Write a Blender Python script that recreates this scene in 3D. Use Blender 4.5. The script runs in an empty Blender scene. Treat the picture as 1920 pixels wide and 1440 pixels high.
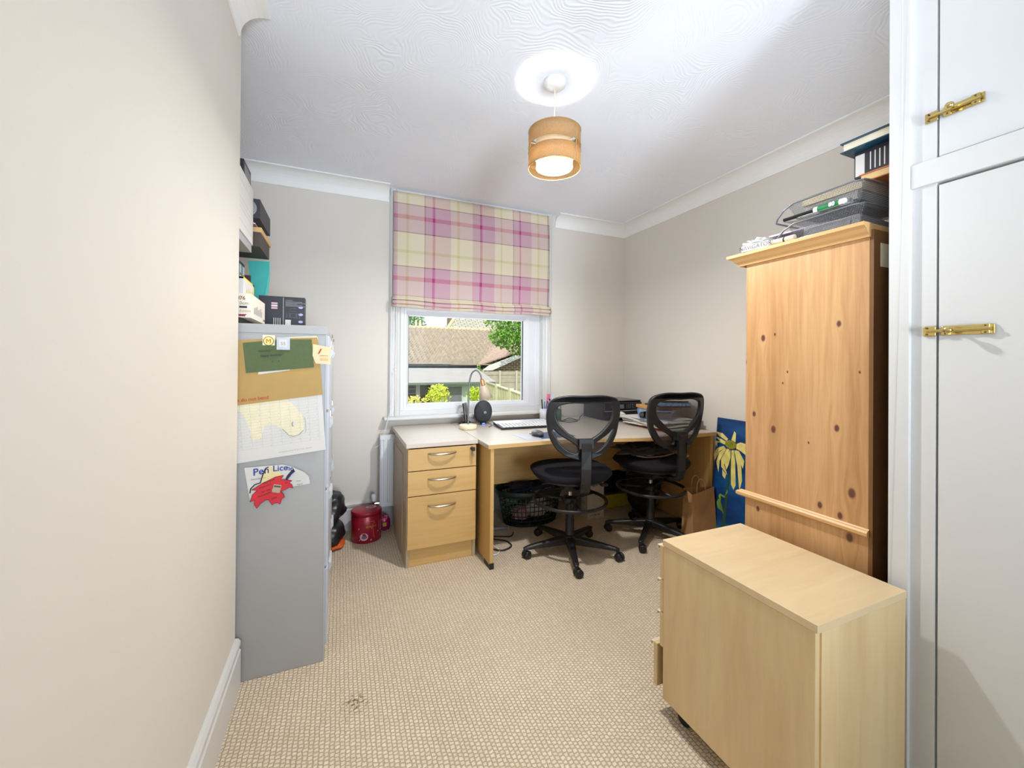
import bpy, bmesh, math, random
from mathutils import Vector, Matrix, noise
R = math.radians
PI = math.pi
random.seed(7)
C = bpy.context.scene.collection
scene = bpy.context.scene

# ------------------------------------------------------------------ camera
def cam_matrix(loc, yaw, pitch, roll):
    cy, sy = math.cos(yaw), math.sin(yaw)
    f = Vector((sy*math.cos(pitch), cy*math.cos(pitch), math.sin(pitch)))
    rt = Vector((cy, -sy, 0)); dn = f.cross(rt)
    r2 = rt*math.cos(roll)+dn*math.sin(roll); d2 = -rt*math.sin(roll)+dn*math.cos(roll)
    m = Matrix((r2, -d2, -f)).transposed().to_4x4()
    m.translation = loc
    return m
cam = bpy.data.cameras.new('camera'); camo = bpy.data.objects.new('camera', cam); C.objects.link(camo)
cam.sensor_width = 36; cam.lens = 761.44/1920*36; cam.shift_y = -(720-674.33)/1920
cam.clip_start = .02; cam.clip_end = 200
camo.matrix_world = cam_matrix(Vector((0, 0, 1.2)), R(22.932), R(.2057), R(-.46868))
scene.camera = camo

# ------------------------------------------------------------------ sky, sun, big lights, exposure
w = bpy.data.worlds.new('sky'); scene.world = w; w.use_nodes = True
nt = w.node_tree; bg = nt.nodes['Background']
sky = nt.nodes.new('ShaderNodeTexSky'); sky.sky_type = 'NISHITA'; sky.sun_disc = False
sky.sun_elevation = R(48); sky.sun_rotation = R(160); sky.air_density = 1.0; sky.dust_density = 3.0
mixc = nt.nodes.new('ShaderNodeMix'); mixc.data_type = 'RGBA'
tc = nt.nodes.new('ShaderNodeTexCoord'); cl = nt.nodes.new('ShaderNodeTexNoise'); cl.inputs['Scale'].default_value = 4; cl.inputs['Detail'].default_value = 6
rm = nt.nodes.new('ShaderNodeMapRange'); rm.inputs[1].default_value = .35; rm.inputs[2].default_value = .6
nt.links.new(tc.outputs['Generated'], cl.inputs['Vector']); nt.links.new(cl.outputs['Fac'], rm.inputs[0])
nt.links.new(rm.outputs[0], mixc.inputs[0]); nt.links.new(sky.outputs[0], mixc.inputs[6]); mixc.inputs[7].default_value = (9.5, 9.7, 10, 1)
nt.links.new(mixc.outputs[2], bg.inputs[0]); bg.inputs[1].default_value = .075

def light(name, typ, loc, energy, color, rot=None, size=None, size_y=None, target=None):
    l = bpy.data.lights.new(name, typ); o = bpy.data.objects.new(name, l); C.objects.link(o)
    o.location = loc; l.energy = energy; l.color = color
    if size: l.size = size
    if size_y: l.shape = 'RECTANGLE'; l.size_y = size_y
    if target is not None:
        o.rotation_euler = (Vector(target)-Vector(loc)).to_track_quat('-Z', 'Y').to_euler()
    if rot: o.rotation_euler = rot
    return o
sun = light('sun', 'SUN', (0, -5, 20), 1.5, (1, .95, .86)); sun.data.angle = R(.6)
sun.rotation_euler = Vector((.55, 1.0, -1.25)).to_track_quat('-Z', 'Y').to_euler()
# daylight: added panel strengthening the sky's light through the window
light('sky_fill', 'AREA', (1.1, 5.6, 3.15), 40, (.82, .90, 1.0), size=4.6, size_y=2.4, target=(.8, 0, .9))
# added low panel outside, standing in for light thrown up by the garden
light('garden_fill', 'AREA', (1.0, 6.2, -.35), 140, (.84, .92, 1.0), size=5.5, size_y=1.3, target=(.9, 2.2, 1.4))
# invented fill panel behind the camera, lifting the whole room
light('rear_fill', 'AREA', (.85, -4.3, 1.25), 26, (.72, .85, 1.0), size=2.4, size_y=1.9, target=(.95, 0, 2.0))
# added fill spot behind the camera, put in to brighten the ceiling
fl = light('ceiling_fill', 'SPOT', (.60, -2.3, 1.0), 225, (.74, .85, 1.0), target=(.80, 3.0, 2.25)); fl.data.spot_size = R(58); fl.data.spot_blend = 1.0; fl.data.shadow_soft_size = .45
f2 = light('right_wall_fill', 'SPOT', (-.12, -.15, 1.65), 60, (.78, .87, 1.0), target=(2.3, 2.1, 2.5)); f2.data.spot_size = R(60); f2.data.spot_blend = 1.0; f2.data.shadow_soft_size = .4  # second added fill spot, for the dim right wall and back corner
scene.view_settings.view_transform = 'Standard'; scene.view_settings.look = 'None'
scene.view_settings.gamma = 1; scene.view_settings.use_curve_mapping = False
scene.view_settings.exposure = 1.24
scene.cycles.max_bounces = 12; scene.cycles.diffuse_bounces = 8; scene.cycles.transparent_max_bounces = 24
scene.cycles.sample_clamp_indirect = 6; scene.cycles.use_denoising = True
scene.cycles.caustics_reflective = False; scene.cycles.caustics_refractive = False

# ------------------------------------------------------------------ materials
MATS = {}
def newmat(name):
    m = bpy.data.materials.new(name); m.use_nodes = True; MATS[name] = m
    return m, m.node_tree, m.node_tree.nodes['Principled BSDF']
def srgb(r, g, b):
    f = lambda c: (c/255/12.92) if c/255 <= .04045 else ((c/255+.055)/1.055)**2.4
    return (f(r), f(g), f(b), 1)
def plain(name, rgb, rough=.5, metal=0, var=.04, vscale=30, bump=0, bscale=200, spec=.5, emis=0, coat=0):
    m, t, b = newmat(name); c = srgb(*rgb)
    b.inputs['Roughness'].default_value = rough; b.inputs['Metallic'].default_value = metal
    b.inputs['Specular IOR Level'].default_value = spec; b.inputs['Coat Weight'].default_value = coat
    co = t.nodes.new('ShaderNodeTexCoord'); n = t.nodes.new('ShaderNodeTexNoise'); n.inputs['Scale'].default_value = vscale; n.inputs['Detail'].default_value = 3
    t.links.new(co.outputs['Object'], n.inputs['Vector'])
    r = t.nodes.new('ShaderNodeMapRange'); r.inputs[1].default_value = .3; r.inputs[2].default_value = .7; r.inputs[3].default_value = 1-var; r.inputs[4].default_value = 1+var
    t.links.new(n.outputs['Fac'], r.inputs[0])
    v = t.nodes.new('ShaderNodeVectorMath'); v.operation = 'SCALE'; v.inputs[0].default_value = c[:3]
    t.links.new(r.outputs[0], v.inputs['Scale']); t.links.new(v.outputs[0], b.inputs['Base Color'])
    if bump:
        n2 = t.nodes.new('ShaderNodeTexNoise'); n2.inputs['Scale'].default_value = bscale; n2.inputs['Detail'].default_value = 4
        t.links.new(co.outputs['Object'], n2.inputs['Vector'])
        bp = t.nodes.new('ShaderNodeBump'); bp.inputs['Strength'].default_value = bump; bp.inputs['Distance'].default_value = .002
        t.links.new(n2.outputs['Fac'], bp.inputs['Height']); t.links.new(bp.outputs[0], b.inputs['Normal'])
    if emis:
        b.inputs['Emission Color'].default_value = c; b.inputs['Emission Strength'].default_value = emis
    return m
def ramp(t, stops):
    r = t.nodes.new('ShaderNodeValToRGB'); e = r.color_ramp.elements
    e[0].position, e[0].color = stops[0][0], stops[0][1]
    e[1].position, e[1].color = stops[-1][0], stops[-1][1]
    for p, c in stops[1:-1]:
        x = e.new(p); x.color = c
    return r
def wood(name, light_c, dark_c, axis='Z', scale=1.0, rough=.45, contrast=.5, knots=None, patch=0, fine=55, stretch=.06):
    """grain runs along the given axis of object space"""
    m, t, b = newmat(name); L = t.links; N = t.nodes
    co = N.new('ShaderNodeTexCoord'); mp = N.new('ShaderNodeMapping')
    s = {'X': (stretch, 1, 1), 'Y': (1, stretch, 1), 'Z': (1, 1, stretch)}[axis]
    src = co.outputs['Object']
    kn = None
    if knots:
        sp = N.new('ShaderNodeSeparateXYZ'); L.new(src, sp.inputs[0])
        tot = None; kmax = None
        def mth(op, a, bb=None, c=None):
            x = N.new('ShaderNodeMath'); x.operation = op
            for i, q in enumerate((a, bb, c)):
                if q is None: continue
                if isinstance(q, (int, float)): x.inputs[i].default_value = q
                else: L.new(q, x.inputs[i])
            return x.outputs[0]
        for (ky, kz, kr) in knots:
            dy = mth('MULTIPLY', mth('SUBTRACT', sp.outputs[1], ky), 1/kr)
            dz = mth('MULTIPLY', mth('SUBTRACT', sp.outputs[2], kz), .8/kr)
            d2 = mth('ADD', mth('MULTIPLY', mth('MULTIPLY', dy, dy), 1.6), mth('MULTIPLY', dz, dz))
            dz2 = mth('MULTIPLY', dz, .33)
            d3 = mth('ADD', mth('MULTIPLY', mth('MULTIPLY', dy, dy), .5), mth('MULTIPLY', dz2, dz2))
            g = mth('MULTIPLY', mth('MULTIPLY', mth('POWER', 2.718, mth('MULTIPLY', d3, -.9)), dy), kr*1.5)
            tot = g if tot is None else mth('ADD', tot, g)
            k = mth('SUBTRACT', 1.25, d2)
            kmax = k if kmax is None else mth('MAXIMUM', kmax, k)
        cb = N.new('ShaderNodeCombineXYZ'); L.new(sp.outputs[0], cb.inputs[0]); L.new(mth('SUBTRACT', sp.outputs[1], tot), cb.inputs[1]); L.new(sp.outputs[2], cb.inputs[2])
        src = cb.outputs[0]; kn = kmax
    mp.inputs['Scale'].default_value = [q*scale for q in s]; L.new(src, mp.inputs[0])
    n1 = N.new('ShaderNodeTexNoise'); n1.inputs['Scale'].default_value = fine; n1.inputs['Detail'].default_value = 5; n1.inputs['Roughness'].default_value = .6; n1.inputs['Distortion'].default_value = .4
    n2 = N.new('ShaderNodeTexNoise'); n2.inputs['Scale'].default_value = fine/7; n2.inputs['Detail'].default_value = 2; n2.inputs['Distortion'].default_value = .8
    L.new(mp.outputs[0], n1.inputs['Vector']); L.new(mp.outputs[0], n2.inputs['Vector'])
    mx = N.new('ShaderNodeMix'); mx.data_type = 'FLOAT'; mx.inputs[0].default_value = .5
    L.new(n1.outputs['Fac'], mx.inputs[2]); L.new(n2.outputs['Fac'], mx.inputs[3])
    lo, hi = .5-.22/max(contrast, .1)*.5, .5+.22/max(contrast, .1)*.5
    rp = ramp(t, [(max(0, lo), srgb(*dark_c)), (min(1, hi), srgb(*light_c))]); L.new(mx.outputs[0], rp.inputs[0])
    col = rp.outputs[0]
    if patch:   # glued staves: each a slightly different tone
        vs = N.new('ShaderNodeMapping'); vs.inputs['Scale'].default_value = {'Y': (1/patch, .9, .01), 'Z': (1/patch, 1/patch, 1.1), 'X': (.9, 1/patch, .01)}[axis]
        L.new(co.outputs['Object'], vs.inputs[0])
        fl = N.new('ShaderNodeVectorMath'); fl.operation = 'FLOOR'; L.new(vs.outputs[0], fl.inputs[0])
        wn = N.new('ShaderNodeTexWhiteNoise'); L.new(fl.outputs[0], wn.inputs['Vector'])
        r2 = N.new('ShaderNodeMapRange'); r2.inputs[3].default_value = .96; r2.inputs[4].default_value = 1.03; L.new(wn.outputs['Value'], r2.inputs[0])
        vm = N.new('ShaderNodeVectorMath'); vm.operation = 'SCALE'; L.new(col, vm.inputs[0]); L.new(r2.outputs[0], vm.inputs['Scale']); col = vm.outputs[0]
    if kn is not None:
        mr = N.new('ShaderNodeMapRange'); mr.inputs[1].default_value = .0; mr.inputs[2].default_value = .9; L.new(kn, mr.inputs[0])
        mc = N.new('ShaderNodeMix'); mc.data_type = 'RGBA'; L.new(mr.outputs[0], mc.inputs[0]); L.new(col, mc.inputs[6]); mc.inputs[7].default_value = srgb(98, 58, 44); col = mc.outputs[2]
    L.new(col, b.inputs['Base Color']); b.inputs['Roughness'].default_value = rough
    bp = N.new('ShaderNodeBump'); bp.inputs['Strength'].default_value = .08; bp.inputs['Distance'].default_value = .001; L.new(n1.outputs['Fac'], bp.inputs['Height']); L.new(bp.outputs[0], b.inputs['Normal'])
    return m

def wall_mat(name, rgb, bump=.12):
    m = plain(name, rgb, .75, var=.012, vscale=1.6, bump=bump, bscale=90, spec=.25)
    return m
wallM = wall_mat('wall_paint', (217, 211, 201)); wallL = wallM
whiteM = plain('white_gloss_paint', (209, 209, 207), .35, var=.01, vscale=4, bump=.05, bscale=60)
covM = plain('coving_paint', (238, 238, 236), .6, var=.01, vscale=4)
upvc = plain('white_plastic_frame', (216, 218, 221), .3, var=.005)
def ceiling_mat():
    m, t, b = newmat('swirled_ceiling_plaster'); L = t.links; N = t.nodes
    b.inputs['Base Color'].default_value = srgb(240, 244, 253); b.inputs['Roughness'].default_value = .8
    co = N.new('ShaderNodeTexCoord')
    # fans of comb marks: rings about scattered centres
    v = N.new('ShaderNodeTexVoronoi'); v.inputs['Scale'].default_value = 2.6
    wv = N.new('ShaderNodeTexNoise'); wv.inputs['Scale'].default_value = 3.5
    L.new(co.outputs['Object'], wv.inputs['Vector'])
    ad = N.new('ShaderNodeVectorMath'); ad.operation = 'MULTIPLY_ADD'; ad.inputs[1].default_value = (.25, .25, .25); L.new(wv.outputs['Color'], ad.inputs[0]); L.new(co.outputs['Object'], ad.inputs[2])
    L.new(ad.outputs[0], v.inputs['Vector'])
    ml = N.new('ShaderNodeMath'); ml.operation = 'MULTIPLY'; ml.inputs[1].default_value = 190; L.new(v.outputs['Distance'], ml.inputs[0])
    sn = N.new('ShaderNodeMath'); sn.operation = 'SINE'; L.new(ml.outputs[0], sn.inputs[0])
    n2 = N.new('ShaderNodeTexNoise'); n2.inputs['Scale'].default_value = 3; L.new(co.outputs['Object'], n2.inputs['Vector'])
    mr = N.new('ShaderNodeMapRange'); mr.inputs[1].default_value = .38; mr.inputs[2].default_value = .62; L.new(n2.outputs['Fac'], mr.inputs[0])
    mm = N.new('ShaderNodeMath'); mm.operation = 'MULTIPLY'; L.new(sn.outputs[0], mm.inputs[0]); L.new(mr.outputs[0], mm.inputs[1])
    bp = N.new('ShaderNodeBump'); bp.inputs['Strength'].default_value = .2; bp.inputs['Distance'].default_value = .003; L.new(mm.outputs[0], bp.inputs['Height']); L.new(bp.outputs[0], b.inputs['Normal'])
    return m
def carpet_mat():
    m, t, b = newmat('cream_loop_carpet'); L = t.links; N = t.nodes
    co = N.new('ShaderNodeTexCoord'); mp = N.new('ShaderNodeMapping'); mp.inputs['Rotation'].default_value = (0, 0, R(90)); L.new(co.outputs['Object'], mp.inputs[0])
    nz = N.new('ShaderNodeTexNoise'); nz.inputs['Scale'].default_value = 60; L.new(mp.outputs[0], nz.inputs['Vector'])
    ad = N.new('ShaderNodeVectorMath'); ad.operation = 'MULTIPLY_ADD'; ad.inputs[1].default_value = (.011, .011, 0); L.new(nz.outputs['Color'], ad.inputs[0]); L.new(mp.outputs[0], ad.inputs[2])
    br = N.new('ShaderNodeTexBrick'); L.new(ad.outputs[0], br.inputs['Vector'])
    br.inputs['Scale'].default_value = 1; br.inputs['Brick Width'].default_value = .0135; br.inputs['Row Height'].default_value = .0150; br.inputs['Mortar Size'].default_value = .0032; br.inputs['Mortar Smooth'].default_value = 1.0
    br.offset = .5
    br.inputs['Color1'].default_value = srgb(226, 213, 192); br.inputs['Color2'].default_value = srgb(216, 200, 177); br.inputs['Mortar'].default_value = srgb(190, 170, 141)
    st = N.new('ShaderNodeTexNoise'); st.inputs['Scale'].default_value = 2.2; st.inputs['Detail'].default_value = 5; L.new(co.outputs['Object'], st.inputs['Vector'])
    rp = N.new('ShaderNodeMapRange'); rp.inputs[1].default_value = .3; rp.inputs[2].default_value = .7; rp.inputs[3].default_value = .93; rp.inputs[4].default_value = 1.04; L.new(st.outputs['Fac'], rp.inputs[0])
    s2 = N.new('ShaderNodeVectorMath'); s2.operation = 'SCALE'; L.new(br.outputs['Color'], s2.inputs[0]); L.new(rp.outputs[0], s2.inputs['Scale'])
    # one trodden-in stain
    sp = N.new('ShaderNodeVectorMath'); sp.operation = 'DISTANCE'; sp.inputs[1].default_value = (.06, 1.52, 0); mq = N.new('ShaderNodeMapping'); mq.inputs['Scale'].default_value = (1, 1, 1); L.new(co.outputs['Object'], mq.inputs[0]); L.new(mq.outputs[0], sp.inputs[0])
    sn = N.new('ShaderNodeTexNoise'); sn.inputs['Scale'].default_value = 70; sn.inputs['Detail'].default_value = 4; L.new(co.outputs['Object'], sn.inputs['Vector'])
    m1 = N.new('ShaderNodeMapRange'); m1.inputs[1].default_value = .02; m1.inputs[2].default_value = .055; m1.inputs[3].default_value = 1; m1.inputs[4].default_value = 0; L.new(sp.outputs['Value'], m1.inputs[0])
    m2 = N.new('ShaderNodeMapRange'); m2.inputs[1].default_value = .5; m2.inputs[2].default_value = .62; L.new(sn.outputs['Fac'], m2.inputs[0])
    mm = N.new('ShaderNodeMath'); mm.operation = 'MULTIPLY'; L.new(m1.outputs[0], mm.inputs[0]); L.new(m2.outputs[0], mm.inputs[1])
    mc = N.new('ShaderNodeMix'); mc.data_type = 'RGBA'; L.new(mm.outputs[0], mc.inputs[0]); L.new(s2.outputs[0], mc.inputs[6]); mc.inputs[7].default_value = srgb(128, 106, 80)
    L.new(mc.outputs[2], b.inputs['Base Color']); b.inputs['Roughness'].default_value = .95; b.inputs['Specular IOR Level'].default_value = .1
    inv = N.new('ShaderNodeMath'); inv.operation = 'SUBTRACT'; inv.inputs[0].default_value = 1; L.new(br.outputs['Fac'], inv.inputs[1])
    bp = N.new('ShaderNodeBump'); bp.inputs['Strength'].default_value = .7; bp.inputs['Distance'].default_value = .004; L.new(inv.outputs[0], bp.inputs['Height']); L.new(bp.outputs[0], b.inputs['Normal'])
    return m
ceilM = ceiling_mat(); carpetM = carpet_mat()
oak = wood('desk_oak_laminate', (206, 170, 108), (186, 148, 88), 'X', contrast=.45)
oakV = wood('desk_oak_laminate_upright', (204, 168, 106), (184, 146, 86), 'Z', contrast=.45)
oakTop = wood('pale_desk_top', (206, 197, 185), (194, 183, 168), 'X', rough=.3, contrast=.4)
oakSide = wood('grey_oak_side', (178, 160, 134), (164, 145, 118), 'Z', contrast=.4)
birch = wood('birch_veneer', (222, 198, 152), (196, 166, 118), 'Z', scale=.7, contrast=.55, patch=.105, fine=34, stretch=.13)
birchTop = wood('birch_veneer_top', (220, 198, 158), (200, 173, 130), 'X', scale=.7, contrast=.55, patch=.115, fine=34, stretch=.13)
KN = [(.7737, 1.3256, .009), (1.0212, 1.2925, .011), (.9772, 1.3038, .005), (1.0936, 1.2034, .010), (1.055, 1.0084, .009), (.981, .9618, .012), (.7781, .9972, .010), (.7367, .8053, .014), (.826, .7402, .010), (.7679, .7261, .010), (.7418, .6685, .013), (1.0379, .6565, .009), (.8614, .936, .004), (.7177, 1.175, .004), (.932, 1.17, .004), (.948, 1.13, .004)]
P0 = (1.44, .69)
pine = wood('knotty_pine', (204, 160, 110), (176, 130, 82), 'Z', scale=1.0, contrast=.9, knots=[(y-P0[1], z, r) for y, z, r in KN], patch=.14, fine=70)
pineTrim = wood('pine_moulding', (214, 172, 116), (192, 146, 90), 'Y', contrast=.5)
pineBack = wood('dark_pine_back', (140, 98, 56), (104, 68, 36), 'Z', contrast=.6)
steelGrey = plain('grey_enamelled_steel', (166, 166, 165), .42, var=.01, vscale=8)
steelLt = plain('pale_grey_enamelled_steel', (184, 187, 193), .35, var=.01)
blackP = plain('black_plastic', (24, 24, 26), .42, var=.05, bump=.15, bscale=600)
blackG = plain('black_gloss_plastic', (20, 20, 22), .18)
fabricK = plain('black_fabric', (30, 29, 34), .95, var=.15, vscale=400, bump=.3, bscale=900, spec=.2)
chrome = plain('chrome', (200, 200, 200), .18, 1)
satin = plain('satin_nickel', (186, 178, 164), .3, 1)
brass = plain('polished_brass', (200, 180, 116), .2, 1)
paper = plain('white_paper', (214, 212, 208), .8, var=.01)
cardG = plain('green_card_envelope', (86, 102, 66), .8, var=.04, vscale=60)
manila = plain('manila_envelope_paper', (178, 147, 88), .75, var=.03, vscale=20)
cream = plain('cream_paper', (236, 226, 196), .8, var=.02)
kraft = plain('brown_kraft_paper', (170, 130, 84), .85, var=.06, vscale=12, bump=.4, bscale=25)
redInk = plain('red_printing', (190, 70, 46), .8); redP = plain('red_card', (206, 46, 58), .75, var=.04); blackInk = plain('black_printing', (38, 38, 42), .7)
greyInk = plain('grey_printing', (140, 140, 142), .8); blueInk = plain('blue_printing', (44, 66, 150), .7); goldInk = plain('gold_printing', (196, 140, 50), .5, .3)
redTin = plain('crimson_tin', (148, 20, 42), .3, .2, var=.08); pinkInk = plain('pale_pink_printing', (214, 170, 180), .6)
bagK = plain('black_polythene', (30, 30, 34), .3, bump=.2, bscale=30)
teal = plain('turquoise_folder', (78, 186, 178), .4); blueB = plain('pale_blue_binder', (120, 148, 190), .35); orange = plain('orange_plastic', (216, 92, 30), .5)
darkBrown = plain('dark_brown_box', (70, 58, 52), .7, var=.05); darkBox = plain('black_box_card', (38, 38, 44), .5)
yellowP = plain('yellow_plastic', (198, 184, 44), .5); whiteP = plain('white_plastic', (235, 235, 232), .35); greyP = plain('grey_plastic', (120, 122, 126), .45)
silverP = plain('silver_plastic', (206, 208, 214), .35, .2); darkBlue = plain('blue_cloth', (46, 62, 92), .9, bump=.3, bscale=60)
denim = plain('grey_clothing', (76, 70, 70), .95, bump=.5, bscale=40); lace = plain('tan_piping', (168, 140, 112), .8)
lampCream = plain('cream_lamp_metal', (226, 212, 180), .35); copper = plain('copper_socket', (200, 150, 110), .35, .6)
matM = plain('dark_blue_mouse_mat', (70, 84, 112), .7)
green = plain('green_label', (22, 120, 60), .4); pinkP = plain('pink_plastic', (220, 110, 150), .4); purpleP = plain('purple_plastic', (120, 60, 130), .4)
tanP = plain('tan_card', (204, 166, 112), .8, var=.05); bluePr = plain('blue_printed_card', (40, 130, 170), .5, var=.3, vscale=25)
def mesh_mat(name, rgb, scale=900, cover=.45, axes='XZ'):
    """woven or wire mesh: regular open holes"""
    m, t, b = newmat(name); L = t.links; N = t.nodes
    b.inputs['Base Color'].default_value = srgb(*rgb); b.inputs['Roughness'].default_value = .5
    co = N.new('ShaderNodeTexCoord'); sp = N.new('ShaderNodeSeparateXYZ'); L.new(co.outputs['Object'], sp.inputs[0])
    outs = []
    for i, a in enumerate(axes):
        src = sp.outputs['XYZ'.index(a)]
        ml = N.new('ShaderNodeMath'); ml.operation = 'MULTIPLY'; ml.inputs[1].default_value = scale; L.new(src, ml.inputs[0])
        s = N.new('ShaderNodeMath'); s.operation = 'SINE'; L.new(ml.outputs[0], s.inputs[0]); outs.append(s)
    mx = N.new('ShaderNodeMath'); mx.operation = 'MAXIMUM'; L.new(outs[0].outputs[0], mx.inputs[0]); L.new(outs[1].outputs[0], mx.inputs[1])
    gt = N.new('ShaderNodeMapRange'); th = 1-2*cover; gt.inputs[1].default_value = 1-cover*1.4-.15; gt.inputs[2].default_value = 1-cover*1.4+.15; L.new(mx.outputs[0], gt.inputs[0])
    tr = N.new('ShaderNodeBsdfTransparent'); ms = N.new('ShaderNodeMixShader'); out = N['Material Output']
    L.new(gt.outputs[0], ms.inputs[0]); L.new(tr.outputs[0], ms.inputs[1]); L.new(b.outputs[0], ms.inputs[2]); L.new(ms.outputs[0], out.inputs[0])
    return m
chairNet = mesh_mat('black_chair_net', (40, 40, 44), 2600, .36)
wireNet = mesh_mat('grey_wire_mesh', (96, 98, 102), 1500, .3, 'YZ')
wireNetX = mesh_mat('grey_wire_mesh_end', (96, 98, 102), 1500, .3, 'XZ')
wireNetB = mesh_mat('grey_wire_mesh_base', (96, 98, 102), 1500, .42, 'XY')
def glass_mat():
    m, t, b = newmat('window_glass'); L = t.links; N = t.nodes
    tr = N.new('ShaderNodeBsdfTransparent'); tr.inputs[0].default_value = (.97, .985, .98, 1); gl = N.new('ShaderNodeBsdfGlossy'); gl.inputs['Roughness'].default_value = .02
    ms = N.new('ShaderNodeMixShader'); ms.inputs[0].default_value = .008
    L.new(tr.outputs[0], ms.inputs[1]); L.new(gl.outputs[0], ms.inputs[2]); L.new(ms.outputs[0], N['Material Output'].inputs[0])
    return m
glassM = glass_mat()
def translucent(name, rgb, rgb2=None, fac=.5, weave=0):
    m, t, b = newmat(name); L = t.links; N = t.nodes
    d = N.new('ShaderNodeBsdfDiffuse'); q = N.new('ShaderNodeBsdfTranslucent'); ms = N.new('ShaderNodeMixShader'); ms.inputs[0].default_value = fac
    d.inputs[0].default_value = srgb(*rgb); q.inputs[0].default_value = srgb(*(rgb2 or rgb))
    if weave:
        co = N.new('ShaderNodeTexCoord'); n = N.new('ShaderNodeTexNoise'); n.inputs['Scale'].default_value = weave; n.inputs['Detail'].default_value = 2; L.new(co.outputs['Object'], n.inputs['Vector'])
        rr = ramp(t, [(.3, tuple(.8*c for c in srgb(*rgb)[:3])+(1,)), (.7, srgb(*rgb))]); L.new(n.outputs['Fac'], rr.inputs[0]); L.new(rr.outputs[0], d.inputs[0]); L.new(rr.outputs[0], q.inputs[0])
    L.new(d.outputs[0], ms.inputs[1]); L.new(q.outputs[0], ms.inputs[2]); L.new(ms.outputs[0], N['Material Output'].inputs[0])
    return m
shadeM = translucent('tan_hessian_lampshade', (236, 208, 164), fac=.72, weave=260)
linerM = translucent('white_lampshade_liner', (236, 226, 208), fac=.72)
bulbM, t_, b_ = newmat('lit_bulb'); b_.inputs['Emission Color'].default_value = (1, .985, .96, 1); b_.inputs['Emission Strength'].default_value = 1050; b_.inputs['Base Color'].default_value = (1, 1, 1, 1)

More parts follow.
